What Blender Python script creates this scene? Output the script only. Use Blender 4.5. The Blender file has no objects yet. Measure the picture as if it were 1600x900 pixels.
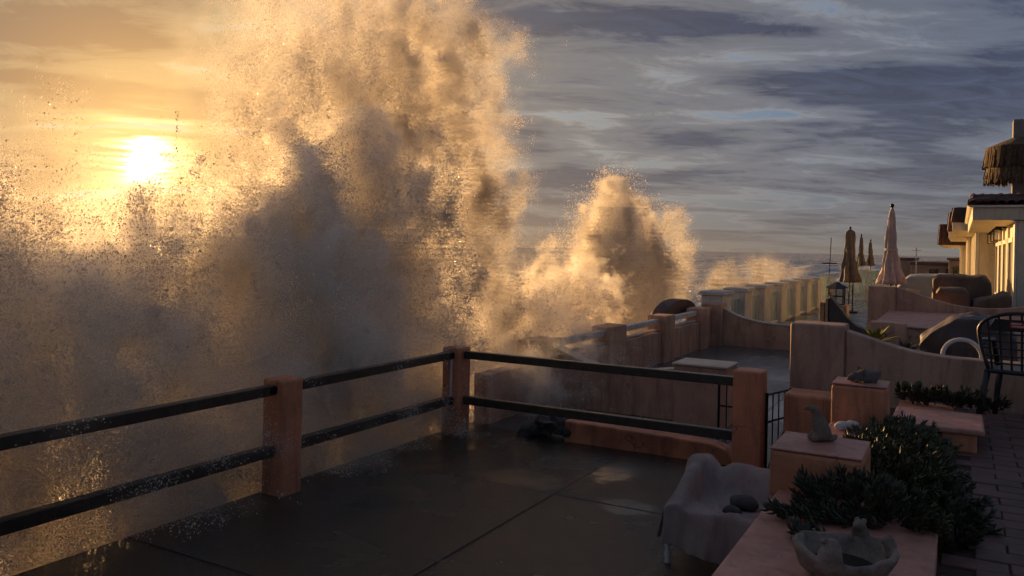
import bpy, bmesh, math, random
import numpy as np
from mathutils import Vector, Matrix

random.seed(7)
RNG = np.random.default_rng(11)
scene = bpy.context.scene
COL = scene.collection

# ------------------------------------------------------------------ camera
F_PX, HOR_Y = 1250.0, 386.0
YAW = math.atan(700 / F_PX)            # the coast runs along +Y, the view is turned towards the sea
ROLL = math.radians(1.2)
EYE = 2.25
cs, sn = math.cos(YAW), math.sin(YAW)
RIGHT, VIEW, UP = Vector((cs, sn, 0)), Vector((-sn, cs, 0)), Vector((0, 0, 1))
cam_d = bpy.data.cameras.new('camera')
cam = bpy.data.objects.new('camera', cam_d)
COL.objects.link(cam)
cam_d.sensor_width = 36
cam_d.lens = 36 * F_PX / 1600
cam_d.shift_y = -(450 - HOR_Y) / 1600
cam_d.clip_end = 30000
cam_d.clip_start = 0.05
cr = RIGHT * math.cos(ROLL) + UP * math.sin(ROLL)
cu = -RIGHT * math.sin(ROLL) + UP * math.cos(ROLL)
M = Matrix((cr, cu, -VIEW)).transposed().to_4x4()
M.translation = (0, 0, EYE)
cam.matrix_world = M
scene.camera = cam

def ray(px, py):
    dx, dy = px - 800, py - HOR_Y
    u = dx * math.cos(ROLL) + dy * math.sin(ROLL)
    v = -dx * math.sin(ROLL) + dy * math.cos(ROLL)
    return RIGHT * (u / F_PX) + VIEW - UP * (v / F_PX)

def onx(px, py, x):                    # the point of the plane X = x seen there
    r = ray(px, py)
    return Vector((0, 0, EYE)) + r * (x / r.x)

# ------------------------------------------------------------------ world and sun
SUN_DIR = ray(228, 252).normalized()
SUN_EL = math.asin(SUN_DIR.z)
SUN_AZ = math.atan2(SUN_DIR.x, SUN_DIR.y)
SUN_STRENGTH = 5.0
SKY_STRENGTH = 0.07

world = bpy.data.worlds.new('World')
scene.world = world
world.use_nodes = True
wt = world.node_tree
wt.nodes.clear()

class NT:
    """small helper for node trees"""
    def __init__(self, tree):
        self.t = tree
    def n(self, kind, props=None, **ins):
        nd = self.t.nodes.new(kind)
        for k, v in (props or {}).items():
            setattr(nd, k, v)
        for k, v in ins.items():
            k = k.replace('_', ' ')
            sock = nd.inputs[int(k[1:])] if k[0] == 'i' and k[1:].isdigit() else nd.inputs[k]
            if isinstance(v, bpy.types.NodeSocket):
                self.t.links.new(v, sock)
            else:
                sock.default_value = v
        return nd
    def math(self, op, a, b=0.0, c=0.0, clamp=False):
        nd = self.t.nodes.new('ShaderNodeMath')
        nd.operation = op
        nd.use_clamp = clamp
        for i, v in enumerate((a, b, c)):
            if isinstance(v, bpy.types.NodeSocket):
                self.t.links.new(v, nd.inputs[i])
            else:
                nd.inputs[i].default_value = v
        return nd.outputs[0]
    def vec(self, op, a, b=(0, 0, 0), out=0):
        nd = self.t.nodes.new('ShaderNodeVectorMath')
        nd.operation = op
        for i, v in enumerate((a, b)):
            if isinstance(v, bpy.types.NodeSocket):
                self.t.links.new(v, nd.inputs[i])
            elif op == 'SCALE' and i == 1:
                nd.inputs['Scale'].default_value = v
            else:
                nd.inputs[i].default_value = v
        return nd.outputs[out]
    def mix(self, fac, a, b, blend='MIX'):
        nd = self.t.nodes.new('ShaderNodeMix')
        nd.data_type = 'RGBA'
        nd.blend_type = blend
        for s, v in ((nd.inputs[0], fac), (nd.inputs[6], a), (nd.inputs[7], b)):
            if isinstance(v, bpy.types.NodeSocket):
                self.t.links.new(v, s)
            else:
                s.default_value = v if not isinstance(v, tuple) or len(v) == 4 else (*v, 1)
        return nd.outputs[2]
    def ramp(self, fac, stops, interp='LINEAR'):
        nd = self.t.nodes.new('ShaderNodeValToRGB')
        nd.color_ramp.interpolation = interp
        el = nd.color_ramp.elements
        while len(el) < len(stops):
            el.new(0.5)
        for e, (p, c) in zip(el, stops):
            e.position = p
            e.color = (c, c, c, 1) if isinstance(c, (int, float)) else (*c, 1)
        self.t.links.new(fac, nd.inputs[0])
        return nd.outputs[0]
    def noise(self, vec, scale, detail=4.0, rough=0.55, dist=0.0):
        nd = self.n('ShaderNodeTexNoise', Scale=scale, Detail=detail, Roughness=rough, Distortion=dist)
        if vec is not None:
            self.t.links.new(vec, nd.inputs['Vector'])
        return nd.outputs[0]

def build_world():
    g = NT(wt)
    d = g.vec('NORMALIZE', g.n('ShaderNodeTexCoord').outputs['Generated'])
    sep = g.n('ShaderNodeSeparateXYZ', Vector=d).outputs
    up = g.math('MAXIMUM', sep[2], 0.0)
    sky = g.n('ShaderNodeTexSky', dict(sky_type='NISHITA', sun_disc=False, sun_elevation=SUN_EL,
                                       sun_rotation=SUN_AZ, altitude=5, air_density=1.3,
                                       dust_density=2.0, ozone_density=2.0)).outputs[0]
    sky = g.vec('SCALE', sky, SKY_STRENGTH)
    m = g.math('MAXIMUM', g.vec('DOT_PRODUCT', d, tuple(SUN_DIR), out=1), 0.0)
    # cloud sheet: direction projected on a flat layer, a little curved at the horizon
    inv = g.math('DIVIDE', 1.0, g.math('ADD', up, 0.10))
    comb = g.n('ShaderNodeCombineXYZ', X=g.math('MULTIPLY', sep[0], inv), Y=g.math('MULTIPLY', sep[1], inv), Z=0.0).outputs[0]
    rot = g.n('ShaderNodeMapping', dict(vector_type='TEXTURE'), Vector=comb, Rotation=(0, 0, YAW + 0.12), Scale=(1.7, 1.0, 1.0)).outputs[0]
    big = g.noise(rot, 1.1, 3, 0.5, 0.6)
    fine = g.noise(rot, 4.2, 10, 0.70, 1.0)
    streak = g.noise(g.n('ShaderNodeMapping', dict(vector_type='TEXTURE'), Vector=comb, Rotation=(0, 0, YAW - 0.1), Scale=(5.0, 1.0, 1.0)).outputs[0], 3.0, 6, 0.6, 0.3)
    cov = g.math('ADD', g.math('MULTIPLY', big, 0.62), g.math('ADD', g.math('MULTIPLY', fine, 0.22), g.math('MULTIPLY', streak, 0.16)))
    thick = g.ramp(cov, [(0.385, 0.0), (0.47, 0.55), (0.60, 1.0)], 'EASE')
    # what the sun makes of it: gold near the sun, slate far from it
    p_wide = g.math('POWER', m, 7.0)
    p_mid = g.math('POWER', m, 44.0)
    p_near = g.math('POWER', m, 260.0)
    slate = g.mix(g.ramp(up, [(0.0, 0.0), (0.22, 0.75), (0.6, 1.0)]), (0.060, 0.065, 0.084), (0.022, 0.031, 0.061))
    slate = g.mix(g.ramp(g.noise(rot, 4.5, 8, 0.62, 1.4), [(0.40, 0.0), (0.75, 0.65)]), slate, g.vec('MULTIPLY', slate, (1.95, 2.0, 2.0)))
    dark = g.mix(p_wide, slate, (0.150, 0.122, 0.100))
    dark = g.mix(g.math('MULTIPLY', p_mid, 0.9, clamp=True), dark, (0.50, 0.27, 0.095))
    lit = g.mix(g.math('POWER', m, 4.0), (0.125, 0.150, 0.195), (0.32, 0.265, 0.19))
    lit = g.mix(g.math('MULTIPLY', p_mid, 0.9, clamp=True), lit, (0.72, 0.44, 0.15))
    clear = g.mix(0.6, g.vec('MULTIPLY', sky, (0.62, 0.82, 1.25)), (0.060, 0.108, 0.205))
    clear = g.mix(g.math('MULTIPLY', p_wide, 0.9), clear, (0.36, 0.33, 0.25))
    c1 = g.mix(g.ramp(thick, [(0.0, 0.0), (0.40, 1.0)]), clear, lit)
    c2 = g.mix(g.ramp(thick, [(0.25, 0.0), (0.80, 1.0)]), c1, dark)
    # warm murk over the horizon
    murk = g.math('POWER', g.math('SUBTRACT', 1.0, up, clamp=True), 18.0)
    c3 = g.mix(g.math('MULTIPLY', murk, 0.80), c2, g.mix(p_wide, (0.132, 0.116, 0.096), (0.44, 0.25, 0.10)))
    # the sun behind bars of thin cloud
    bars = g.noise(g.n('ShaderNodeMapping', Vector=d, Scale=(7.0, 7.0, 95.0)).outputs[0], 1.0, 4, 0.6, 0.4)
    gap = g.ramp(bars, [(0.43, 1.0), (0.56, 0.04)])
    halo = g.math('ADD', g.math('MULTIPLY', p_near, 0.38), g.math('MULTIPLY', g.math('MULTIPLY', g.math('POWER', m, 1300.0), 1.6), gap))
    core = g.math('MULTIPLY', g.math('MULTIPLY', g.math('POWER', m, 8000.0), 16.0), g.math('POWER', gap, 1.5))
    core = g.math('ADD', core, g.math('MULTIPLY', g.math('POWER', m, 26000.0), 20.0))
    hcol = g.vec('MULTIPLY', g.n('ShaderNodeCombineXYZ', X=halo, Y=halo, Z=halo).outputs[0], (1.0, 0.62, 0.22))
    ccol = g.vec('MULTIPLY', g.n('ShaderNodeCombineXYZ', X=core, Y=core, Z=core).outputs[0], (1.0, 0.86, 0.55))
    tot = g.vec('ADD', g.vec('ADD', c3, hcol), ccol)
    bg = g.n('ShaderNodeBackground', Color=tot, Strength=1.0).outputs[0]
    g.n('ShaderNodeOutputWorld', Surface=bg)
build_world()
world.cycles.sampling_method = 'MANUAL'
world.cycles.sample_map_resolution = 1024

sun_d = bpy.data.lights.new('sun', 'SUN')
sun_d.energy = SUN_STRENGTH
sun_d.angle = math.radians(0.6)
sun_d.color = (1.0, 0.57, 0.22)
sun = bpy.data.objects.new('sun', sun_d)
sun.rotation_euler = SUN_DIR.to_track_quat('Z', 'Y').to_euler()
COL.objects.link(sun)

vs = scene.view_settings
vs.view_transform = 'Standard'
vs.look = 'None'
vs.exposure = 0.68
vs.gamma = 1.0
vs.use_curve_mapping = False
cy = scene.cycles
cy.max_bounces = 8
cy.diffuse_bounces = 5
cy.glossy_bounces = 3
cy.transmission_bounces = 4
cy.transparent_max_bounces = 12
cy.volume_bounces = 8
cy.volume_step_rate = 5.0
cy.volume_max_steps = 256
cy.caustics_reflective = False
cy.caustics_refractive = False
cy.sample_clamp_indirect = 4.0
cy.use_adaptive_sampling = True
cy.adaptive_threshold = 0.035
cy.adaptive_min_samples = 20

# ------------------------------------------------------------------ materials
MATS = {}
def mat(name, col, rough=0.7, var=0.25, vscale=3.0, bump=0.15, bscale=60.0, col2=None, metal=0.0, spec=0.4, stain=None, coat=0.0):
    m = bpy.data.materials.new(name)
    m.use_nodes = True
    t = m.node_tree
    t.nodes.clear()
    g = NT(t)
    co = g.n('ShaderNodeTexCoord').outputs['Object']
    geo = g.n('ShaderNodeNewGeometry').outputs['Position']
    a = g.noise(geo, vscale, 6, 0.62, 0.3)
    c2 = col2 or tuple(c * (1 - var) for c in col)
    c1 = tuple(min(1, c * (1 + var * 0.5)) for c in col)
    base = g.mix(g.ramp(a, [(0.32, 0.0), (0.68, 1.0)]), c1, c2)
    if stain:
        sx = g.n('ShaderNodeMapping', Vector=geo, Scale=(5.0, 5.0, 0.7)).outputs[0]
        s1 = g.noise(sx, 1.6, 7, 0.68, 0.5)
        base = g.mix(g.ramp(s1, [(0.48, 0.0), (0.68, 0.8)]), base, stain)
        pk = g.noise(geo, 11.0, 8, 0.75, 0.8)
        base = g.mix(g.ramp(pk, [(0.60, 0.0), (0.66, 0.5)]), base, tuple(min(1, c * 1.35 + 0.03) for c in col))
        vo = g.n('ShaderNodeTexVoronoi', dict(feature='DISTANCE_TO_EDGE'), Vector=g.vec('ADD', geo, g.vec('SCALE', g.n('ShaderNodeTexNoise', Vector=geo, Scale=3.0, Detail=5.0).outputs['Color'], 0.5)), Scale=1.1).outputs[0]
        crack = g.math('MULTIPLY', g.ramp(vo, [(0.0, 1.0), (0.008, 0.0)]), g.ramp(g.noise(geo, 0.8, 2), [(0.50, 0.0), (0.58, 0.7)]))
        base = g.mix(crack, base, tuple(c * 0.35 for c in stain))
    fine = g.noise(geo, bscale, 5, 0.6)
    bmp = g.n('ShaderNodeBump', Strength=bump, Distance=0.02, Height=fine).outputs[0]
    r = g.math('ADD', rough - 0.08, g.math('MULTIPLY', a, 0.16))
    bs = g.n('ShaderNodeBsdfPrincipled', Base_Color=base, Roughness=r, Metallic=metal, Normal=bmp)
    bs.inputs['Specular IOR Level'].default_value = spec
    bs.inputs['Coat Weight'].default_value = coat
    g.n('ShaderNodeOutputMaterial', Surface=bs.outputs[0])
    MATS[name] = m
    return m

mat('salmon', (0.64, 0.25, 0.125), 0.55, 0.3, 2.5, 0.3, 45, stain=(0.30, 0.12, 0.07))
mat('salmon_top', (0.56, 0.26, 0.19), 0.5, 0.25, 3.5, 0.25, 50, stain=(0.32, 0.14, 0.10))
mat('tan_wall', (0.55, 0.335, 0.225), 0.6, 0.28, 1.6, 0.3, 40, stain=(0.23, 0.13, 0.085))
mat('tan_cap', (0.50, 0.42, 0.33), 0.45, 0.2, 3, 0.15, 50)
mat('cream', (0.70, 0.62, 0.46), 0.65, 0.12, 1.2, 0.1, 40, stain=(0.52, 0.45, 0.33))
mat('white_trim', (0.78, 0.72, 0.58), 0.5, 0.1, 3, 0.08, 50)
mat('pillar_white', (0.66, 0.62, 0.54), 0.55, 0.2, 2, 0.2, 40, stain=(0.42, 0.38, 0.30))
mat('rail_wood', (0.055, 0.040, 0.028), 0.30, 0.45, 9, 0.3, 70, spec=0.5)
mat('iron', (0.018, 0.016, 0.016), 0.4, 0.3, 8, 0.1, 80, metal=0.6)
mat('white_plastic', (0.62, 0.60, 0.58), 0.4, 0.1, 5, 0.05, 60)
mat('black_plastic', (0.022, 0.024, 0.028), 0.38, 0.2, 10, 0.1, 90, spec=0.5)
mat('red_label', (0.55, 0.06, 0.03), 0.4, 0.1, 8, 0.0, 50)
mat('tile', (0.115, 0.045, 0.032), 0.6, 0.55, 5, 0.3, 60)
mat('roof_dark', (0.085, 0.045, 0.04), 0.6, 0.4, 3, 0.2, 40)
mat('roof_rust', (0.22, 0.10, 0.06), 0.6, 0.3, 3, 0.2, 40)
mat('thatch', (0.11, 0.070, 0.040), 0.9, 0.5, 14, 0.5, 90)
mat('thatch_light', (0.145, 0.098, 0.056), 0.9, 0.5, 14, 0.5, 90)
mat('grey_stucco', (0.24, 0.215, 0.20), 0.8, 0.2, 3, 0.2, 50)
mat('dark_glass', (0.02, 0.022, 0.022), 0.08, 0.2, 2, 0.0, 20, spec=0.7)
mat('canvas_pink', (0.60, 0.46, 0.40), 0.8, 0.25, 5, 0.2, 120)
mat('canvas_taupe', (0.19, 0.145, 0.11), 0.8, 0.3, 5, 0.2, 120)
mat('canvas_teal', (0.14, 0.24, 0.24), 0.8, 0.2, 5, 0.2, 120)
mat('cover_brown', (0.155, 0.095, 0.062), 0.65, 0.3, 4, 0.2, 100)
mat('cover_dark', (0.085, 0.066, 0.060), 0.5, 0.3, 4, 0.2, 100)
mat('cover_gold', (0.50, 0.30, 0.12), 0.7, 0.2, 5, 0.2, 100)
mat('tarp', (0.30, 0.32, 0.31), 0.45, 0.2, 2, 0.1, 60)
mat('cloth', (0.34, 0.265, 0.235), 0.85, 0.2, 4, 0.25, 160, stain=(0.22, 0.155, 0.145))
mat('stone_dark', (0.060, 0.056, 0.052), 0.7, 0.4, 9, 0.35, 45)
mat('stone_statue', (0.20, 0.155, 0.115), 0.85, 0.45, 14, 0.5, 60)
mat('stone_grey', (0.17, 0.145, 0.135), 0.85, 0.4, 16, 0.5, 70)
mat('bowl_stone', (0.26, 0.20, 0.165), 0.85, 0.5, 10, 0.5, 55, col2=(0.115, 0.10, 0.075))
mat('shell', (0.62, 0.60, 0.58), 0.5, 0.3, 18, 0.2, 60)
mat('soil', (0.035, 0.024, 0.018), 0.95, 0.4, 9, 0.6, 40)
mat('leaf', (0.052, 0.074, 0.030), 0.45, 0.55, 22, 0.1, 60, col2=(0.062, 0.040, 0.022))
mat('leaf_dark', (0.028, 0.046, 0.024), 0.45, 0.5, 22, 0.1, 60, col2=(0.050, 0.032, 0.020))
mat('leaf_gold', (0.26, 0.24, 0.05), 0.5, 0.5, 9, 0.1, 60, col2=(0.10, 0.13, 0.035))
mat('stem', (0.07, 0.042, 0.026), 0.8, 0.3, 9, 0.2, 60)
mat('paver', (0.135, 0.062, 0.050), 0.6, 0.45, 4, 0.35, 45, col2=(0.085, 0.050, 0.042))
mat('grout', (0.060, 0.036, 0.030), 0.9, 0.3, 6, 0.3, 45)
mat('far_wall', (0.36, 0.27, 0.20), 0.8, 0.2, 0.8, 0.1, 20)
mat('far_roof', (0.16, 0.11, 0.085), 0.8, 0.2, 0.8, 0.1, 20)
mat('wood_pale', (0.42, 0.27, 0.14), 0.7, 0.3, 6, 0.2, 60)

def glass_mat():
    m = bpy.data.materials.new('sea_glass')
    m.use_nodes = True
    t = m.node_tree
    t.nodes.clear()
    g = NT(t)
    geo = g.n('ShaderNodeNewGeometry').outputs['Position']
    salt = g.ramp(g.noise(g.n('ShaderNodeMapping', Vector=geo, Scale=(3, 3, 0.8)).outputs[0], 2.2, 6, 0.65, 0.6), [(0.35, 0.25), (0.7, 0.75)])
    tr = g.n('ShaderNodeBsdfTransparent', Color=(0.74, 0.84, 0.81, 1)).outputs[0]
    gl = g.n('ShaderNodeBsdfGlossy', Color=(0.8, 0.9, 0.87, 1), Roughness=0.12).outputs[0]
    df = g.n('ShaderNodeBsdfDiffuse', Color=(0.48, 0.53, 0.51, 1)).outputs[0]
    a = g.n('ShaderNodeMixShader', i0=0.16, i1=tr, i2=gl).outputs[0]
    b = g.n('ShaderNodeMixShader', i0=salt, i1=a, i2=df).outputs[0]
    g.n('ShaderNodeOutputMaterial', Surface=b)
    MATS['sea_glass'] = m
glass_mat()

def lantern_glass():
    m = bpy.data.materials.new('lantern_glass')
    m.use_nodes = True
    t = m.node_tree
    t.nodes.clear()
    g = NT(t)
    tr = g.n('ShaderNodeBsdfTransparent', Color=(0.9, 0.88, 0.82, 1)).outputs[0]
    gl = g.n('ShaderNodeBsdfGlossy', Color=(0.9, 0.85, 0.8, 1), Roughness=0.15).outputs[0]
    g.n('ShaderNodeOutputMaterial', Surface=g.n('ShaderNodeMixShader', i0=0.25, i1=tr, i2=gl).outputs[0])
    MATS['lantern_glass'] = m
lantern_glass()

def wet_mat(name, dry, wet, puddles=(), wetness=0.5, seed=0.0):
    """rain-dark concrete: matt grit, a damp film, and standing water in shallow dips"""
    m = bpy.data.materials.new(name)
    m.use_nodes = True
    t = m.node_tree
    t.nodes.clear()
    g = NT(t)
    geo = g.vec('ADD', g.n('ShaderNodeNewGeometry').outputs['Position'], (seed, seed * 0.7, 0))
    pos = g.n('ShaderNodeNewGeometry').outputs['Position']
    big = g.noise(geo, 0.9, 6, 0.6, 0.6)
    mid = g.noise(geo, 5.0, 6, 0.65, 0.3)
    grit = g.noise(geo, 85.0, 4, 0.7)
    film = g.ramp(g.math('ADD', g.math('MULTIPLY', big, 0.75), g.math('MULTIPLY', mid, 0.25)), [(0.62 - 0.4 * wetness, 0.0), (0.78 - 0.4 * wetness, 1.0)])
    pud = None
    for (x, y, rx, ry) in puddles:
        q = g.vec('DIVIDE', g.vec('SUBTRACT', pos, (x, y, 0)), (rx, ry, 10))
        l = g.vec('LENGTH', q, out=1)
        l = g.math('ADD', l, g.math('MULTIPLY', g.math('SUBTRACT', mid, 0.5), 1.3))
        p = g.ramp(l, [(0.55, 1.0), (1.1, 0.0)])
        pud = p if pud is None else g.math('MAXIMUM', pud, p)
    base = g.mix(g.ramp(mid, [(0.3, 0.0), (0.7, 1.0)]), dry, tuple(c * 0.4 for c in dry))
    base = g.mix(film, base, wet)
    rough = g.math('ADD', g.math('MULTIPLY', film, -0.34), 0.50)
    rough = g.math('ADD', rough, g.math('MULTIPLY', g.math('SUBTRACT', mid, 0.5), 0.35))
    hs = g.math('MULTIPLY', grit, 1.0)
    if pud is not None:
        rough = g.mix(pud, rough, (0.09, 0.09, 0.09))
        rough = g.math('MAXIMUM', rough, 0.05)
        hs = g.math('MULTIPLY', grit, g.math('SUBTRACT', 1.0, g.math('MULTIPLY', pud, 0.85)))
    h = g.math('ADD', hs, g.math('MULTIPLY', mid, 0.8))
    bmp = g.n('ShaderNodeBump', Strength=0.5, Distance=0.012, Height=h).outputs[0]
    bs = g.n('ShaderNodeBsdfPrincipled', Base_Color=base, Roughness=rough, Normal=bmp)
    bs.inputs['Specular IOR Level'].default_value = 0.45
    g.n('ShaderNodeOutputMaterial', Surface=bs.outputs[0])
    MATS[name] = m
wet_mat('wet_concrete', (0.085, 0.070, 0.052), (0.040, 0.034, 0.027), [(-3.0, 7.5, 0.30, 0.5), (-4.75, 7.2, 0.16, 0.9), (-3.7, 6.9, 0.5, 0.35), (-2.5, 6.6, 0.35, 0.3), (-4.4, 5.6, 0.35, 0.6)], 0.72)
wet_mat('wet_neighbour', (0.20, 0.17, 0.15), (0.11, 0.10, 0.095), [(-2.2, 12.0, 1.4, 1.4), (-3.2, 15.0, 1.3, 1.1)], 0.75, 3.1)
wet_mat('wet_far', (0.12, 0.11, 0.10), (0.07, 0.066, 0.062), [], 0.6, 7.3)

def sea_mat():
    m = bpy.data.materials.new('sea_water')
    m.use_nodes = True
    t = m.node_tree
    t.nodes.clear()
    g = NT(t)
    geo = g.n('ShaderNodeNewGeometry').outputs['Position']
    st = g.n('ShaderNodeMapping', Vector=geo, Rotation=(0, 0, -0.35), Scale=(1.0, 0.32, 1.0)).outputs[0]
    swell = g.noise(st, 0.10, 5, 0.6, 0.8)
    chop = g.noise(st, 0.9, 6, 0.65, 0.5)
    foam = g.ramp(g.math('ADD', g.math('MULTIPLY', swell, 0.6), g.math('MULTIPLY', g.noise(st, 0.35, 8, 0.72, 1.2), 0.4)), [(0.45, 0.0), (0.57, 1.0)])
    col = g.mix(foam, (0.10, 0.092, 0.075), (0.66, 0.62, 0.55))
    rough = g.math('ADD', g.math('MULTIPLY', foam, 0.5), 0.22)
    bmp = g.n('ShaderNodeBump', Strength=0.4, Distance=0.8, Height=g.math('ADD', g.math('MULTIPLY', swell, 2.0), g.math('MULTIPLY', chop, 0.5))).outputs[0]
    bs = g.n('ShaderNodeBsdfPrincipled', Base_Color=col, Roughness=rough, Normal=bmp)
    g.n('ShaderNodeOutputMaterial', Surface=bs.outputs[0])
    MATS['sea_water'] = m
sea_mat()

# ------------------------------------------------------------------ mesh helpers
class MB:
    def __init__(self):
        self.v, self.f = [], []
    def add(self, vs, fs):
        o = len(self.v)
        self.v += [tuple(p) for p in vs]
        self.f += [tuple(i + o for i in q) for q in fs]
        return self
    def box(self, x0, x1, y0, y1, z0, z1):
        return self.add([(x0, y0, z0), (x1, y0, z0), (x1, y1, z0), (x0, y1, z0), (x0, y0, z1), (x1, y0, z1), (x1, y1, z1), (x0, y1, z1)],
                        [(0, 3, 2, 1), (4, 5, 6, 7), (0, 1, 5, 4), (1, 2, 6, 5), (2, 3, 7, 6), (3, 0, 4, 7)])
    def prism_y(self, prof, y0, y1):                 # profile in X-Z swept along Y, counter-clockwise seen from -Y
        n = len(prof)
        vs = [(x, y0, z) for x, z in prof] + [(x, y1, z) for x, z in prof]
        fs = [tuple(range(n)), tuple(reversed(range(n, 2 * n)))]
        fs += [(i, i + n, (i + 1) % n + n, (i + 1) % n) for i in range(n)]
        return self.add(vs, fs)
    def prism_x(self, prof, x0, x1):                 # profile in Y-Z swept along X
        n = len(prof)
        vs = [(x0, y, z) for y, z in prof] + [(x1, y, z) for y, z in prof]
        fs = [tuple(reversed(range(n))), tuple(range(n, 2 * n))]
        fs += [((i + 1) % n, (i + 1) % n + n, i + n, i) for i in range(n)]
        return self.add(vs, fs)
    def swoop(self, curve, zb, y0, y1, n=None):      # wall in X under a curved top, as quad columns
        vs, fs = [], []
        for x, z in curve:
            vs += [(x, y0, zb), (x, y1, zb), (x, y1, z), (x, y0, z)]
        for i in range(len(curve) - 1):
            a, b = 4 * i, 4 * i + 4
            for k in range(4):
                fs.append((a + k, b + k, b + (k + 1) % 4, a + (k + 1) % 4)[::-1])
        fs.append((0, 1, 2, 3)[::-1])
        e = 4 * (len(curve) - 1)
        fs.append((e, e + 1, e + 2, e + 3))
        return self.add(vs, fs)
    def tube(self, pts, r, sides=8, cap=True):
        pts = [Vector(p) for p in pts]
        rs = r if isinstance(r, (list, tuple)) else [r] * len(pts)
        vs, fs = [], []
        prev = None
        for i, p in enumerate(pts):
            a = pts[max(0, i - 1)]
            b = pts[min(len(pts) - 1, i + 1)]
            t = (b - a).normalized()
            ref = Vector((0, 0, 1)) if abs(t.z) < 0.9 else Vector((1, 0, 0))
            n = t.cross(ref).normalized() if prev is None else (prev - t * prev.dot(t)).normalized()
            prev = n
            q = t.cross(n)
            for k in range(sides):
                an = 2 * math.pi * k / sides
                vs.append(p + (n * math.cos(an) + q * math.sin(an)) * rs[i])
        for i in range(len(pts) - 1):
            for k in range(sides):
                a, b = i * sides, (i + 1) * sides
                fs.append((a + k, a + (k + 1) % sides, b + (k + 1) % sides, b + k))
        if cap:
            fs.append(tuple(reversed(range(sides))))
            e = (len(pts) - 1) * sides
            fs.append(tuple(range(e, e + sides)))
        return self.add(vs, fs)
    def lathe(self, prof, c=(0, 0, 0), sides=16, wob=None):
        vs, fs = [], []
        for i, (r, z) in enumerate(prof):
            for k in range(sides):
                an = 2 * math.pi * k / sides
                rr = r * (wob(an, z) if wob else 1)
                vs.append((c[0] + rr * math.cos(an), c[1] + rr * math.sin(an), c[2] + z))
        for i in range(len(prof) - 1):
            for k in range(sides):
                a, b = i * sides, (i + 1) * sides
                fs.append((a + k, a + (k + 1) % sides, b + (k + 1) % sides, b + k))
        fs.append(tuple(reversed(range(sides))))
        e = (len(prof) - 1) * sides
        fs.append(tuple(range(e, e + sides)))
        return self.add(vs, fs)
    def mesh(self, name):
        me = bpy.data.meshes.new(name)
        me.from_pydata(self.v, [], self.f)
        me.update()
        return me
    def build(self, name, m, parent=None, bevel=0.0, smooth=False, sub=0):
        me = self.mesh(name)
        o = bpy.data.objects.new(name, me)
        me.materials.append(MATS[m])
        COL.objects.link(o)
        if smooth:
            me.polygons.foreach_set('use_smooth', [True] * len(me.polygons))
        if bevel:
            b = o.modifiers.new('bevel', 'BEVEL')
            b.width = bevel
            b.segments = 2
            b.limit_method = 'ANGLE'
        if sub:
            s = o.modifiers.new('sub', 'SUBSURF')
            s.levels = s.render_levels = sub
        if parent is not None:
            o.parent = parent
            o.matrix_parent_inverse = Matrix.Translation(-parent_loc(parent))
        return o

def parent_loc(o):                      # parts carry world coordinates, so only a thing's own origin counts
    return Vector(o.location) if o.parent is None else Vector((0, 0, 0))

def tag(o, label, cat, group=None, kind=None):
    o['label'] = label
    o['category'] = cat
    if group:
        o['group'] = group
    if kind:
        o['kind'] = kind
    return o

def thing(name, label, cat, loc=(0, 0, 0), group=None):
    o = bpy.data.objects.new(name, None)
    o.empty_display_size = 0.2
    o.location = loc
    COL.objects.link(o)
    return tag(o, label, cat, group)

def struct(o):
    o['kind'] = 'structure'
    return o

def smooth_curve(pts, n=24):
    """cosine-smoothed top line through (x, z) points"""
    xs = np.array([p[0] for p in pts]); zs = np.array([p[1] for p in pts])
    xx = np.linspace(xs[0], xs[-1], n)
    zz = np.interp(xx, xs, zs)
    for _ in range(3):
        z2 = zz.copy()
        z2[1:-1] = (zz[:-2] + 2 * zz[1:-1] + zz[2:]) / 4
        zz = z2
    return list(zip(xx.tolist(), zz.tolist()))

def strip(curve, t, y0, y1):
    """a coping that follows a curved wall top"""
    mb, vs, fs = MB(), [], []
    for x, z in curve:
        vs += [(x, y0, z + 0.001), (x, y1, z + 0.001), (x, y1, z + t), (x, y0, z + t)]
    for i in range(len(curve) - 1):
        a, b = 4 * i, 4 * i + 4
        for k in range(4):
            fs.append((a + k, b + k, b + (k + 1) % 4, a + (k + 1) % 4)[::-1])
    e = 4 * (len(curve) - 1)
    fs += [(3, 2, 1, 0), (e, e + 1, e + 2, e + 3)]
    return mb.add(vs, fs)

def noise_disp(o, amp, scale, seed=0):
    """push vertices about so that built things are not perfectly regular"""
    from mathutils import noise as mn
    me = o.data
    for v in me.vertices:
        p = v.co * scale + Vector((seed, seed * 1.3, 0))
        v.co += mn.noise_vector(p) * amp

# ================================================================== SETTING
SX = -5.3                                # line of the sea wall and railings

def slab_field(name, mname, xs, ys, z, gap=0.008, base='wet_concrete', thick=0.10):
    fl = MB().box(xs[0], xs[-1], ys[0], ys[-1], z - 0.5, z - 0.02).build(name, base)
    struct(fl)
    for i in range(len(xs) - 1):
        for j in range(len(ys) - 1):
            h = random.uniform(-0.003, 0.003)
            MB().box(xs[i] + gap / 2, xs[i + 1] - gap / 2, ys[j] + gap / 2, ys[j + 1] - gap / 2, z - thick, z + h).build('slab', mname, fl, bevel=0.006)
    return fl
slab_field('terrace_floor', 'wet_concrete', [-5.46, -3.2, -0.86], [-2.0, 1.1, 3.87, 6.6, 8.62], 0.0)
slab_field('neighbour_terrace_floor', 'wet_neighbour', [-5.46, -3.9, -2.35, -0.9, 1.5], [8.63, 10.9, 12.7, 14.5, 16.6, 19.3], -0.004, gap=0.012, base='wet_neighbour')
struct(MB().box(-5.46, 1.5, 19.31, 60.0, -0.5, -0.01).build('far_terrace_floor', 'wet_far'))

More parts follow.
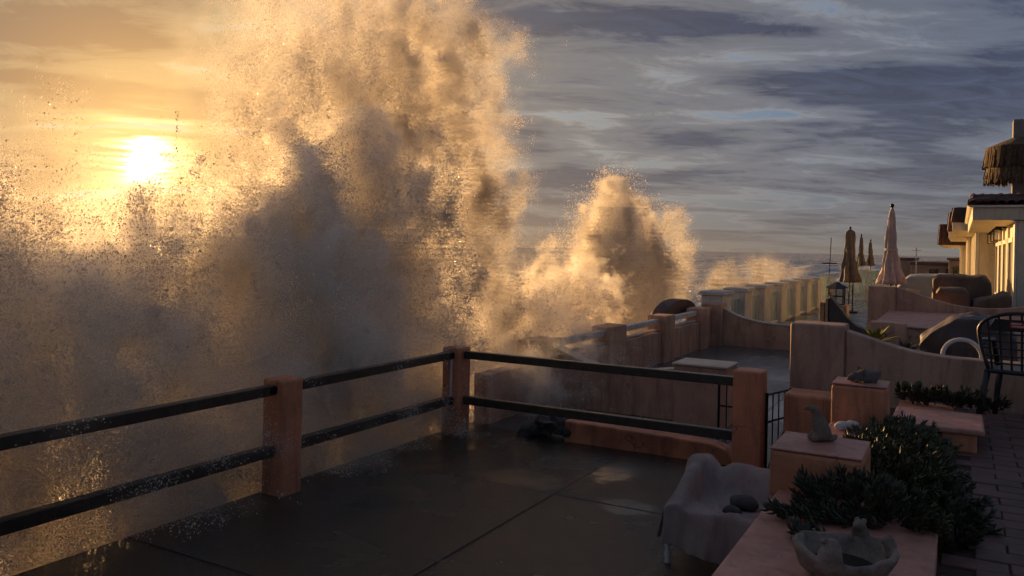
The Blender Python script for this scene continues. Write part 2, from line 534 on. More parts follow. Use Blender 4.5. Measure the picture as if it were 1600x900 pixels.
# brick walkway the camera stands on
wk = struct(MB().box(-0.07, 3.2, -3.0, 9.18, -0.05, 0.735).build('walkway', 'grout'))
pav = {}
for j in range(44):
    for i in range(9):
        L, W = 0.30, 0.155
        x0 = -0.06 + i * L + (0.15 if j % 2 else 0.0)
        y0 = 2.6 + j * W
        if x0 > 1.55 or y0 + W > 9.17:
            continue
        k = (i * 7 + j * 13) % 5
        if k not in pav:
            pav[k] = MB().box(0.003, L - 0.003, 0.003, W - 0.003, -0.05, 0.012 + 0.002 * k)
            pm = pav[k].mesh('paver')
            pm.materials.append(MATS['paver'])
            pav[k] = pm
        o = bpy.data.objects.new('paver', pav[k])
        COL.objects.link(o)
        o.parent = wk
        o.location = (x0, y0, 0.735)
        bv = o.modifiers.new('bevel', 'BEVEL')
        bv.width = 0.006
        bv.segments = 1

# the sea: one sheet, finer near the shore, out to the horizon
def build_sea():
    gx = [-5.6 - d for d in np.concatenate([np.linspace(0, 60, 90), np.geomspace(62, 12000, 70)])]
    gy = list(np.concatenate([-np.geomspace(4000, 22, 30), np.linspace(-20, 140, 150), np.geomspace(142, 16000, 70)]))
    X, Y = np.meshgrid(gx, gy, indexing='ij')
    Z = np.full_like(X, -3.6)
    rng = np.random.default_rng(3)
    for k in range(26):
        L = rng.uniform(2.5, 26)
        a = rng.normal(0.35, 0.5)
        kx, ky = math.cos(a) * 2 * math.pi / L, math.sin(a) * 2 * math.pi / L
        amp = 0.017 * L ** 0.9
        fade = 1 / (1 + (np.hypot(X, Y) / (L * 26)) ** 2)
        ph = kx * X + ky * Y + rng.uniform(0, 6.28)
        Z += amp * fade * (1 - np.abs(np.sin(ph / 2)) * 1.6)
    nx, ny = X.shape
    vs = np.stack([X, Y, Z], -1).reshape(-1, 3)
    fs = []
    for i in range(nx - 1):
        for j in range(ny - 1):
            a = i * ny + j
            fs.append((a, a + 1, a + ny + 1, a + ny))
    mb = MB()
    mb.v, mb.f = vs.tolist(), fs
    o = mb.build('sea', 'sea_water', smooth=True)
    struct(o)
build_sea()
# shore and land under the houses, so that nothing stands on air
struct(MB().box(-5.9, 400, -60, 4000, -6.0, -0.55).build('ground', 'grout'))

# ================================================================== OUR TERRACE
def post(x, y, w, z1, parent, m='salmon', z0=0.0):
    mb = MB()
    h = w / 2
    mb.box(x - h, x + h, y - h, y + h, z0 - 0.05, z1)
    return mb.build('post', m, parent, bevel=0.02)

rl = thing('railing', 'salmon posts with dark wooden rails along the sea edge of the wet terrace', 'railing', (SX, 5.3, 0))
for y in (8.15, 5.3, 2.45):
    post(SX, y, 0.25, 1.03, rl)
for ya, yb in ((5.43, 8.02), (2.58, 5.17), (-0.3, 2.32)):
    for z0, z1 in ((0.895, 0.985), (0.352, 0.450)):
        MB().box(SX - 0.045, SX + 0.045, ya, yb, z0, z1).build('rail', 'rail_wood', rl, bevel=0.008)
for yb in (2.30, 2.60, 5.15, 5.45, 8.0):
    for zb in (0.40, 0.94):
        MB().box(SX + 0.046, SX + 0.052, yb - 0.05, yb + 0.05, zb - 0.03, zb + 0.03).build('bracket', 'iron', rl, bevel=0.002)
MB().tube([(SX + 0.02, 8.005, 0.42), (SX + 0.02, 8.005, 0.97)], 0.016, 8).build('pipe', 'white_plastic', rl)

rr = thing('railing', 'dark wooden rails running from the corner post to the post beside the iron gate', 'railing', (-3.4, 8.15, 0))
for z0, z1 in ((0.900, 0.990), (0.352, 0.448)):
    MB().box(SX + 0.13, -1.95, 8.105, 8.195, z0, z1).build('rail', 'rail_wood', rr, bevel=0.008)
post(-1.80, 8.13, 0.28, 1.08, rr)

lw = MB().swoop([(-4.0, 0.235), (-3.4, 0.23), (-2.7, 0.215), (-2.25, 0.20), (-2.12, 0.16), (-2.05, 0.08)], -0.05, 8.47, 8.72).build('low_wall', 'salmon', bevel=0.02)
tag(lw, 'low salmon kerb wall behind the lower rail, beside the dark rubble', 'low wall')

def rubble():
    t = thing('rubble', 'dark wet heap of rubble at the end of the salmon kerb wall', 'rubble', (-4.25, 8.55, 0))
    for k in range(16):
        x, y = random.gauss(-4.22, 0.14), random.gauss(8.55, 0.07)
        r = random.uniform(0.06, 0.14)
        z = max(0.03, 0.17 - abs(x + 4.15) * 0.4)
        me = bmesh.new()
        bmesh.ops.create_icosphere(me, subdivisions=2, radius=r)
        from mathutils import noise as mn
        for v in me.verts:
            v.co += v.co.normalized() * mn.noise(v.co * 9 + Vector((k * 3, 0, 0))) * r * 0.7
            v.co.z *= 0.8
            v.co += Vector((x, y, z))
        m = bpy.data.meshes.new('rock')
        me.to_mesh(m)
        m.materials.append(MATS['stone_dark'])
        o = bpy.data.objects.new('rock', m)
        COL.objects.link(o)
        o.parent = t
        o.matrix_parent_inverse = Matrix.Translation(-t.location)
rubble()

# gate between the post and the orange pier, and the second leaf standing open behind the post
def iron_gate(label, a, b, z0, z1, n):
    a, b = Vector(a), Vector(b)
    t = thing('iron_gate', label, 'gate', ((a.x + b.x) / 2, (a.y + b.y) / 2, 0))
    fr = MB()
    for z in (z0, z1, (z0 * 0.35 + z1 * 0.65)):
        fr.tube([(a.x, a.y, z), (b.x, b.y, z)], 0.011, 6)
    for p in (a, b):
        fr.tube([(p.x, p.y, z0 - 0.06), (p.x, p.y, z1 + 0.02)], 0.014, 6)
    fr.build('frame', 'iron', t)
    for k in range(1, n):
        p = a.lerp(b, k / n)
        MB().tube([(p.x, p.y, z0), (p.x, p.y, z1)], 0.007, 6).build('bar', 'iron', t)
    MB().tube([(a.x, a.y, z0), (b.x, b.y, z0 * 0.35 + z1 * 0.65)], 0.007, 6).build('brace', 'iron', t)
    return t
iron_gate('black iron gate between the salmon post and the orange pier', (-1.64, 8.16, 0), (-1.50, 8.62, 0), 0.06, 0.84, 4)
iron_gate('black iron gate leaf seen just left of the salmon post', (-2.32, 8.95, 0), (-1.98, 8.95, 0), 0.06, 0.78, 4)

gp = MB().box(-1.49, -1.02, 8.2, 8.62, -0.05, 0.865).build('gate_pier', 'salmon', bevel=0.025)
tag(gp, 'square orange pier behind the upright stone statue, beside the iron gate', 'pier')

# planter between terrace and walkway
pl = thing('planter', 'long salmon planter wall with pink top at the right of the terrace', 'planter', (-0.45, 5.0, 0))
MB().box(-0.85, -0.071, 1.2, 4.64, -0.05, 0.90).build('wall', 'salmon', pl, bevel=0.015)
MB().box(-0.862, -0.066, 1.2, 4.65, 0.901, 0.932).build('coping', 'salmon_top', pl, bevel=0.012)
MB().box(-0.85, -0.62, 4.641, 6.72, -0.05, 0.90).build('wall', 'salmon', pl, bevel=0.01)
MB().box(-0.862, -0.61, 4.652, 6.715, 0.902, 0.933).build('coping', 'salmon_top', pl, bevel=0.012)
MB().box(-0.91, -0.43, 4.62, 5.10, 0.88, 1.15).build('pier', 'salmon', pl, bevel=0.025)
MB().box(-0.908, -0.432, 4.622, 5.098, 1.1505, 1.162).build('pier_top', 'salmon_top', pl, bevel=0.012)
MB().box(-0.865, -0.465, 6.73, 7.10, -0.05, 1.225).build('pier', 'salmon', pl, bevel=0.025)
MB().box(-0.863, -0.467, 6.732, 7.098, 1.2255, 1.238).build('pier_top', 'salmon_top', pl, bevel=0.012)
MB().box(-0.46, -0.02, 7.40, 8.3, 0.5, 0.90).build('wall', 'salmon', pl, bevel=0.012)
MB().box(-0.10, 0.14, 7.06, 7.40, 0.5, 0.885).build('wall', 'salmon', pl, bevel=0.012)
MB().prism_y([(-0.46, 0.887), (0.19, 0.887), (0.19, 0.932), (-0.46, 0.932)], 7.03, 7.78).build('coping', 'salmon_top', pl, bevel=0.014)
MB().box(-0.619, 0.0, 4.66, 8.4, 0.3, 0.80).build('soil', 'soil', pl)

# ================================================================== NEIGHBOUR'S WALLS
# boundary A: pier with pale top and a wall that dips towards the sea
ba = thing('boundary_wall', 'tan wall dipping to the sea with a pale topped square pier', 'wall', (-3.5, 10.4, 0))
MB().box(-3.25, -2.56, 10.2, 10.78, -0.05, 0.75).build('pier', 'tan_wall', ba, bevel=0.02)
MB().box(-3.27, -2.54, 10.18, 10.80, 0.751, 0.782).build('pier_cap', 'tan_cap', ba, bevel=0.012)
MB().swoop(smooth_curve([(-5.25, 0.90), (-4.9, 0.74), (-4.4, 0.58), (-3.9, 0.56), (-3.26, 0.66)]), -0.05, 10.35, 10.58).build('wall', 'tan_wall', ba, bevel=0.015)
strip(smooth_curve([(-5.25, 0.90), (-4.9, 0.74), (-4.4, 0.58), (-3.9, 0.56), (-3.27, 0.66)]), 0.022, 10.335, 10.595).build('coping', 'tan_cap', ba)
# boundary B
bb = thing('boundary_wall', 'broad tan pillar and sloping wall behind the stone squirrel', 'wall', (-0.5, 9.4, 0))
MB().box(-1.634, -1.07, 9.3, 9.72, -0.05, 1.475).build('pillar', 'tan_wall', bb, bevel=0.025)
MB().swoop(smooth_curve([(-1.07, 1.42), (-0.8, 1.345), (-0.55, 1.265), (-0.27, 1.22), (0.02, 1.204), (0.6, 1.20), (1.4, 1.21)]), -0.05, 9.36, 9.58).build('wall', 'tan_wall', bb, bevel=0.015)

# sea wall of the neighbour's terrace
sw = thing('sea_wall', 'tan parapet with square piers and pale rails along the neighbour terrace', 'sea wall', (SX, 14, 0))
MB().box(SX - 0.12, SX + 0.12, 8.75, 19.25, -3.8, 0.62).build('wall', 'tan_wall', sw, bevel=0.015)
for y0, y1 in ((10.0, 10.7), (12.65, 13.35), (15.45, 16.1), (18.1, 18.75)):
    MB().box(SX - 0.19, SX + 0.19, y0, y1, -0.05, 0.93).build('pier', 'tan_wall', sw, bevel=0.02)
for y0, y1 in ((10.71, 12.64), (13.36, 15.44), (16.11, 18.09)):
    MB().box(SX - 0.06, SX + 0.06, y0, y1, 0.765, 0.865).build('rail', 'pillar_white', sw, bevel=0.01)
    MB().box(SX - 0.055, SX + 0.055, y0, y1, 0.635, 0.665).build('rail', 'pillar_white', sw, bevel=0.008)
sb = MB().box(SX - 0.20, SX - 0.155, -3, 8.74, -3.8, -0.03).build('sea_wall', 'tan_wall')
tag(sb, 'wet tan face of the sea wall below the salmon railing', 'sea wall')
arch = MB()
pr = [(16.9, 0.7)] + [(18.15 - 1.25 * math.cos(a), 0.72 + 0.40 * math.sin(a)) for a in np.linspace(0.05, math.pi - 0.05, 14)] + [(19.4, 0.7)]
arch.prism_x([p for p in reversed(pr)], SX - 0.62, SX - 0.30)
tag(arch.build('arched_hood', 'roof_dark', bevel=0.02), 'dark arched hood rising behind the sea wall next to the first white pillar', 'hood')

# boundary between the second and third terrace
b2 = thing('boundary_wall', 'tan wall curving down from the corner pier below the first white pillar', 'wall', (-4.2, 19.4, 0))
MB().box(SX - 0.10, -4.93, 19.05, 19.62, -0.05, 0.985).build('pier', 'tan_wall', b2, bevel=0.02)
c2 = smooth_curve([(-4.93, 0.86), (-4.66, 0.70), (-4.13, 0.58), (-3.45, 0.545), (-1.80, 0.54)])
MB().swoop(c2, -0.05, 19.31, 19.53).build('wall', 'tan_wall', b2, bevel=0.012)
strip(c2, 0.025, 19.295, 19.545).build('coping', 'tan_cap', b2)
bd = thing('boundary_wall', 'tan square pillar and long sagging wall in front of the pink umbrella', 'wall', (0, 19.4, 0))
MB().box(-1.76, -1.2, 19.26, 19.8, -0.05, 1.555).build('pillar', 'tan_wall', bd, bevel=0.02)
MB().swoop(smooth_curve([(-1.2, 1.55), (-0.9, 1.47), (-0.58, 1.35), (-0.2, 1.24), (0.14, 1.185), (0.72, 1.17), (1.2, 1.26), (2.2, 1.5)], 30), -0.05, 19.33, 19.56).build('wall', 'tan_wall', bd, bevel=0.012)

# raised bed and curved wing wall, coloured dark for its shade, between the two boundaries
rb = thing('raised_terrace', 'pinkish raised terrace with a low front wall beyond the golden agave', 'terrace', (0, 16, 0))
MB().box(-1.30, 1.5, 15.0, 19.25, -0.05, 1.02).build('base', 'tan_wall', rb, bevel=0.02)
MB().box(-1.32, 1.5, 14.98, 19.24, 1.021, 1.05).build('floor', 'salmon_top', rb, bevel=0.01)
MB().box(-1.30, -0.75, 14.6, 14.97, -0.05, 1.13).build('step', 'tan_wall', rb, bevel=0.015)
ww = thing('wing_wall', 'curved wing wall coloured dark for its shade, with pale upright boards left of the golden agave', 'wall', (-1.6, 14, 0))
MB().swoop(smooth_curve([(-1.86, 1.56), (-1.72, 1.40), (-1.57, 1.20), (-1.42, 1.07), (-1.0, 1.0)]), -0.05, 14.0, 14.25).build('wall', 'cover_dark', ww, bevel=0.01)  # shade on the camera-facing side is put into this dark colour
for x0, x1, z1 in ((-2.0, -1.925, 1.45), (-1.915, -1.87, 1.52)):
    MB().box(x0, x1, 13.96, 14.2, -0.05, z1).build('board', 'wood_pale', ww, bevel=0.008)

# white pillars with salt-hazed glass between them
ys = [20.0, 22.4, 24.9, 27.5, 30.1, 32.6, 35.2]
names = ['first', 'second', 'third', 'fourth', 'fifth', 'sixth', 'seventh']
for k, y in enumerate(ys):
    t = thing('pillar', f'{names[k]} white capped pillar of the seaside row, counted from the tan corner pier', 'pillar', (SX, y, 0), 'white pillars along the sea')
    MB().box(SX - 0.26, SX + 0.26, y - 0.45, y + 0.45, -0.05, 1.17).build('shaft', 'pillar_white', t, bevel=0.015)
    MB().box(SX - 0.33, SX + 0.33, y - 0.52, y + 0.52, 1.171, 1.225).build('cap', 'pillar_white', t, bevel=0.012)
    MB().box(SX - 0.30, SX + 0.30, y - 0.49, y + 0.49, 1.226, 1.265).build('cap_top', 'pillar_white', t, bevel=0.012)
    if k < len(ys) - 1:
        g = thing('glass_panel', f'salt hazed green glass panel after the {names[k]} white pillar', 'glass panel', (SX, y + 1.2, 0), 'glass panels between white pillars')
        MB().box(SX + 0.10, SX + 0.115, y + 0.47, ys[k + 1] - 0.47, 0.06, 0.98).build('pane', 'sea_glass', g)
        MB().box(SX + 0.06, SX + 0.16, y + 0.46, ys[k + 1] - 0.46, -0.02, 0.058).build('channel', 'pillar_white', g)
g = thing('glass_panel', 'teal glass windscreen standing past the last white pillar', 'glass panel', (-4.8, 36.6, 0))
MB().box(-5.2, -4.6, 36.4, 36.42, 0.05, 1.35).build('pane', 'sea_glass', g)
MB().box(-5.2, -4.6, 36.38, 36.44, -0.02, 0.049).build('channel', 'pillar_white', g)

# ================================================================== HOUSES
def window(parent, x, y0, y1, z0, z1, arch=False):
    """a window or glazed door in a sea-facing wall (plane X = x), recessed pane with raised frame"""
    n = 8
    def outline(i):
        pts = [(y0 + i, z0 + i), (y1 - i, z0 + i)]
        if arch:
            c, r = (y0 + y1) / 2, (y1 - y0) / 2 - i
            pts += [(c + r * math.cos(a), z1 - (y1 - y0) / 2 + r * math.sin(a)) for a in np.linspace(0, math.pi, n)]
        else:
            pts += [(y1 - i, z1 - i), (y0 + i, z1 - i)]
        return pts
    fw = 0.12
    a, b = outline(0), outline(fw)
    k = len(a)
    vs = [(x - 0.06, p[0], p[1]) for p in a] + [(x - 0.06, p[0], p[1]) for p in b] + [(x + 0.01, p[0], p[1]) for p in a] + [(x + 0.01, p[0], p[1]) for p in b]
    fs = []
    for i in range(k):
        j = (i + 1) % k
        fs += [(i, i + k, j + k, j), (i, j, j + 2 * k, i + 2 * k), (i + k, i + 3 * k, j + 3 * k, j + k)]
    f = MB().add(vs, fs).build('window', 'white_trim', parent)
    m = MB()
    m.add([(x - 0.012, p[0], p[1]) for p in b], [tuple(reversed(range(k)))])
    m.build('pane', 'dark_glass', f)
    MB().box(x - 0.045, x - 0.013, (y0 + y1) / 2 - 0.03, (y0 + y1) / 2 + 0.03, z0 + fw, z1 - fw - (0.02 if not arch else 0.05)).build('mullion', 'white_trim', f)
    MB().box(x - 0.11, x - 0.061, y0 - 0.06, y1 + 0.06, z0 - 0.09, z0 - 0.005).build('sill', 'white_trim', f)
    return f

def barrel_tile(x, y, z, r, L, along='x'):
    mb = MB()
    n = 7
    vs, fs = [], []
    for e, rr in ((0, r), (1, r * 0.85)):
        for k in range(n):
            a = math.pi * k / (n - 1)
            q, h = rr * math.cos(a), rr * math.sin(a)
            if along == 'y':
                vs.append((x + q, y + e * L, z + h + e * 0.10))
            else:
                vs.append((x + e * L, y + q, z + h + e * 0.10))
    for k in range(n - 1):
        fs.append((k, k + 1, k + 1 + n, k + n))
    vs2 = [Vector(v) - Vector((0, 0, 0.018)) for v in vs]
    m0 = len(vs)
    vs += vs2
    fs += [(k + m0, k + n + m0, k + 1 + n + m0, k + 1 + m0) for k in range(n - 1)]
    fs += [(k, k + m0, k + 1 + m0, k + 1) for k in range(n - 1)]
    return mb.add(vs, fs)

# nearest house: end wall to the camera, eave with a row of barrel tiles
h1 = thing('house', 'nearest cream house with barrel tiled eave and three wall lanterns', 'house', (2, 27, 0.7))
MB().box(1.16, 6.0, 22.0, 33.6, 0.0, 3.12).build('wall', 'cream', h1, bevel=0.02)
MB().box(1.10, 1.158, 22.0, 22.5, 0.0, 3.118).build('pilaster', 'white_trim', h1, bevel=0.01)
for y in (25.2, 28.0, 30.8):
    MB().box(1.10, 1.158, y, y + 0.4, 0.0, 3.118).build('pilaster', 'white_trim', h1, bevel=0.01)
for y in (22.9, 25.9, 28.7, 31.4):
    window(h1, 1.16, y, y + 1.8, 0.9, 2.75)
rf = MB().box(0.24, 6.2, 21.9, 33.5, 3.121, 3.42).build('roof', 'cream', h1, bevel=0.02)
MB().prism_y([(0.19, 3.421), (6.2, 3.421), (6.2, 3.47), (0.13, 3.47)], 21.84, 33.5).build('fascia', 'white_trim', rf)
MB().prism_x([(21.86, 3.471), (22.6, 3.471), (22.6, 3.78), (22.2, 3.74)], 0.25, 6.2).build('tile_bed', 'tile', rf)
MB().box(0.24, 1.1, 22.61, 33.4, 3.471, 3.60).build('tile_bed', 'tile', rf)
for k in range(16):
    x = 0.26 + 0.19 * k
    barrel_tile(x, 21.78, 3.50 + random.uniform(-0.01, 0.01), 0.10, 0.55, 'y').build('tile', 'tile', rf)
    barrel_tile(x, 22.15, 3.62 + random.uniform(-0.012, 0.012), 0.10, 0.5, 'y').build('tile', 'tile', rf)
for k in range(20):
    barrel_tile(0.14, 21.95 + 0.24 * k, 3.50 + random.uniform(-0.01, 0.01), 0.115, 0.6, 'x').build('tile', 'tile', rf)

# second house stands further out; dark mansard band over a pale soffit
def mansard_house(label, x_wall, x_eave, y0, y1, z_s, z_f, z_t, mroof, wins, arch=False, pil=()):
    h = thing('house', label, 'house', (x_wall + 1, (y0 + y1) / 2, 0.7))
    MB().box(x_wall, x_wall + 5, y0, y1, 0.0, z_s).build('wall', 'cream', h, bevel=0.02)
    r = MB().box(x_eave, x_wall + 5.2, y0 - 0.02, y1 - 0.1, z_s + 0.001, z_f).build('roof', 'cream', h, bevel=0.015)
    MB().prism_y([(x_eave - 0.06, z_f + 0.001), (x_wall + 0.6, z_f + 0.001), (x_wall + 0.6, z_t - 0.05), (x_eave + 0.22, z_t), (x_eave + 0.02, z_t - 0.02)], y0 - 0.05, y1 - 0.1).build('mansard', mroof, r, bevel=0.03)
    for k in range(6):
        x = x_eave + 0.16 + k * (x_wall - x_eave) / 6
        MB().tube([(x, y0 - 0.07, z_f + 0.01), (x, y0 - 0.065, z_t - 0.03)], 0.035, 6).build('tile', mroof, r)
    for k in range(8):
        y = y0 + 0.25 + k * 0.55
        MB().tube([(x_eave - 0.06, y, z_f + 0.01), (x_eave + 0.02, y, z_t - 0.02)], 0.05, 6).build('tile', 'roof_rust', r)
    MB().box(x_eave - 0.02, x_wall + 4, y0 - 0.06, y0 - 0.021, z_f - 0.035, z_f + 0.02).build('drip', 'roof_dark', r)
    for (a, b, c, d) in wins:
        window(h, x_wall, a, b, c, d, arch)
    for y in pil:
        MB().box(x_wall - 0.12, x_wall - 0.002, y, y + 0.45, 0.0, z_s - 0.002).build('pilaster', 'white_trim', h, bevel=0.01)
    return h
mansard_house('second cream house with a dark mansard band and deep soffit', 0.60, -0.26, 33.7, 44.0, 3.19, 3.53, 4.06, 'roof_dark',
              [(34.6, 36.6, 0.9, 2.8), (37.8, 39.8, 0.9, 2.8), (41.0, 43.0, 0.9, 2.8)], pil=(33.72, 37.0, 40.2, 43.4))
mansard_house('third cream house whose rust brown roof edge shows as a narrow upright strip', 0.42, -0.50, 44.2, 54.6, 3.12, 3.48, 4.40, 'roof_rust',
              [(45.4, 47.6, 0.9, 2.8), (49.5, 51.7, 0.9, 2.8)], pil=(44.25, 48.3, 52.4))
mansard_house('farthest cream house with an arched window and dark drooping roof edge', 0.12, -1.12, 54.8, 72.0, 2.90, 2.95, 4.18, 'roof_dark',
              [(56.6, 60.0, 1.0, 2.75), (63.0, 66.0, 1.0, 2.75)], arch=True, pil=(54.82, 61.2))

for k, (y, lab) in enumerate(((26.5, 'wall lantern nearest the tiled eave corner'), (29.1, 'middle one of the three wall lanterns'), (32.2, 'wall lantern farthest along the nearest house'))):
    t = thing('wall_lantern', lab, 'lantern', (0.95, y, 2.9), 'wall lanterns')
    MB().box(0.92, 1.13, y - 0.02, y + 0.02, 3.08, 3.12).build('arm', 'iron', t)
    b = MB()
    for dx in (-0.09, 0.09):
        for dy in (-0.09, 0.09):
            b.box(0.92 + dx - 0.013, 0.92 + dx + 0.013, y + dy - 0.013, y + dy + 0.013, 2.74, 3.02)
    b.box(0.81, 1.03, y - 0.11, y + 0.11, 2.72, 2.742)
    b.build('frame', 'iron', t)
    MB().lathe([(0.15, 0), (0.05, 0.08), (0.01, 0.12)], (0.92, y, 3.021), 4).build('hood', 'iron', t)
    MB().box(0.84, 1.0, y - 0.08, y + 0.08, 2.745, 3.015).build('glass', 'lantern_glass', t)

# thatched shade round a square chimney on the nearest house
pt = thing('thatch_shade', 'thatched shade with a ragged fringe round a grey chimney above the tiled roof', 'thatch', (1.38, 24.3, 3.5))
MB().box(1.13, 1.63, 24.05, 24.55, 3.42, 5.78).build('chimney', 'grey_stucco', pt, bevel=0.02)
MB().lathe([(0.30, 5.32), (0.80, 5.10), (0.86, 5.0), (0.40, 5.20)], (1.38, 24.3, 0), 28).build('thatch_top', 'thatch_light', pt)
def fringe(z0, z1, r0, r1, n, name, m, jag):
    mb = MB()
    for k in range(n):
        a = 2 * math.pi * (k + random.random()) / n
        w = random.uniform(0.018, 0.04)
        zz = z1 - random.uniform(0, jag)
        ra, rb = r0 + random.uniform(-0.03, 0.03), r1 + random.uniform(-0.05, 0.06)
        ca, sa = math.cos(a), math.sin(a)
        tx, ty = -sa * w, ca * w
        p = [(1.38 + ca * ra - tx, 24.3 + sa * ra - ty, z0), (1.38 + ca * ra + tx, 24.3 + sa * ra + ty, z0),
             (1.38 + ca * rb + tx * 0.4, 24.3 + sa * rb + ty * 0.4, zz), (1.38 + ca * rb - tx * 0.4, 24.3 + sa * rb - ty * 0.4, zz)]
        q = [(x - ca * 0.02, y - sa * 0.02, z) for x, y, z in p]
        mb.add(p + q, [(0, 1, 2, 3), (7, 6, 5, 4), (0, 3, 7, 4), (1, 5, 6, 2), (2, 6, 7, 3)])
    mb.build(name, m, pt)
fringe(5.07, 4.58, 0.83, 0.87, 420, 'thatch_skirt', 'thatch', 0.05)
fringe(4.64, 4.30, 0.80, 0.84, 420, 'thatch_fringe', 'thatch_light', 0.20)

# ================================================================== UMBRELLAS, COVERS, FURNITURE
def closed_umbrella(name, label, x, y, z0, zb, zt, r, m, folds=9, pole_r=0.028, tie=0.45, two_pole=True, group='closed umbrellas', taper=0.55):
    t = thing(name, label, 'umbrella', (x, y, z0), group)
    ph = random.uniform(0, 6)
    prof = []
    H = zt - zb
    for k in range(19):
        q = k / 18
        rr = r * (1 - q) ** taper * (0.62 + 0.38 * abs(q - tie) / max(tie, 1 - tie)) + 0.02
        if q < tie * 0.9:
            rr *= 1.0 + 0.12 * (1 - q / tie)
        prof.append((rr, zb + q * H))
    def wob(a, z):
        q = (z - zb) / H
        return 1 + (0.22 * (1 - q) + 0.12) * math.sin(folds * a + ph + 3.2 * q + 0.8 * math.sin(2 * a)) + 0.14 * math.sin(3 * a + 7 * q + ph) + 0.07 * math.sin(17 * a + 11 * q) + 0.08 * math.sin(23 * q + 2 * a)
    c = MB().lathe([(rr, z) for rr, z in prof], (x, y, 0), 54, wob).build('canopy', m, t, smooth=True)
    zt_ = zb + tie * H
    MB().lathe([(r * 0.66, -0.03), (r * 0.68, 0.0), (r * 0.66, 0.03)], (x, y, zt_), 20).build('tie_strap', m, c)
    MB().tube([(x, y, z0), (x, y, zt + 0.06)], pole_r, 10).build('pole', 'iron', t)
    if two_pole:
        MB().tube([(x + r * 0.5, y + 0.1, z0), (x + r * 0.5, y + 0.1, zb + 0.3)], pole_r * 0.9, 8).build('crank_pole', 'iron', t)
    MB().lathe([(0.03, 0), (0.05, 0.03), (0.045, 0.07), (0.012, 0.10)], (x, y, zt), 10).build('finial', 'iron', t)
    MB().box(x - 0.35, x + 0.35, y - 0.35, y + 0.35, z0 - 0.02, z0 + 0.06).build('base', 'iron', t, bevel=0.01)
    return t
closed_umbrella('closed_umbrella', 'pinkish closed umbrella standing behind the tan square pillar', -1.50, 22.1, 0.0, 1.52, 3.44, 0.225, 'canvas_pink', taper=0.7)
closed_umbrella('closed_umbrella', 'dark taupe closed umbrella with blunt top beside the black floor lantern', -3.72, 33.4, 0.0, 1.16, 3.22, 0.25, 'canvas_taupe', 7, tie=0.6, taper=0.16)
closed_umbrella('closed_umbrella', 'left one of the two small far umbrellas', -4.85, 48.8, 0.0, 1.62, 3.30, 0.18, 'canvas_taupe', 7, two_pole=False)
closed_umbrella('closed_umbrella', 'right one of the two small far umbrellas', -4.42, 49.4, 0.0, 1.62, 3.02, 0.17, 'canvas_taupe', 7, two_pole=False)
closed_umbrella('closed_umbrella', 'tiny teal closed umbrella far off above the low roofs', -5.3, 78.0, 0.0, 1.5, 2.75, 0.42, 'canvas_teal', 6, two_pole=False)

# floor lantern
lt = thing('floor_lantern', 'black floor lantern with glazed sides and peaked lid', 'lantern', (-3.2, 26.0, 0.4))
lx, ly, lz = -3.22, 25.9, 0.72
MB().box(lx - 0.32, lx + 0.32, ly - 0.32, ly + 0.32, -0.01, lz - 0.001).build('plinth', 'tan_wall', lt, bevel=0.02)
b = MB()
for dx in (-0.20, 0.20):
    for dy in (-0.20, 0.20):
        b.box(lx + dx - 0.018, lx + dx + 0.018, ly + dy - 0.018, ly + dy + 0.018, lz, lz + 0.50)
for z in (lz + 0.0, lz + 0.24, lz + 0.48):
    for dy in (-0.20, 0.20):
        b.box(lx - 0.20, lx + 0.20, ly + dy - 0.012, ly + dy + 0.012, z, z + 0.025)
b.box(lx - 0.012, lx + 0.012, ly - 0.212, ly - 0.19, lz, lz + 0.5)
b.box(lx - 0.22, lx + 0.22, ly - 0.22, ly + 0.22, lz - 0.0005, lz + 0.03)
b.build('frame', 'iron', lt)
MB().lathe([(0.36, 0), (0.12, 0.12), (0.03, 0.19)], (lx, ly, lz + 0.501), 4, None).build('lid', 'iron', lt)
MB().box(lx - 0.185, lx + 0.185, ly - 0.185, ly + 0.185, lz + 0.035, lz + 0.475).build('glass', 'lantern_glass', lt)

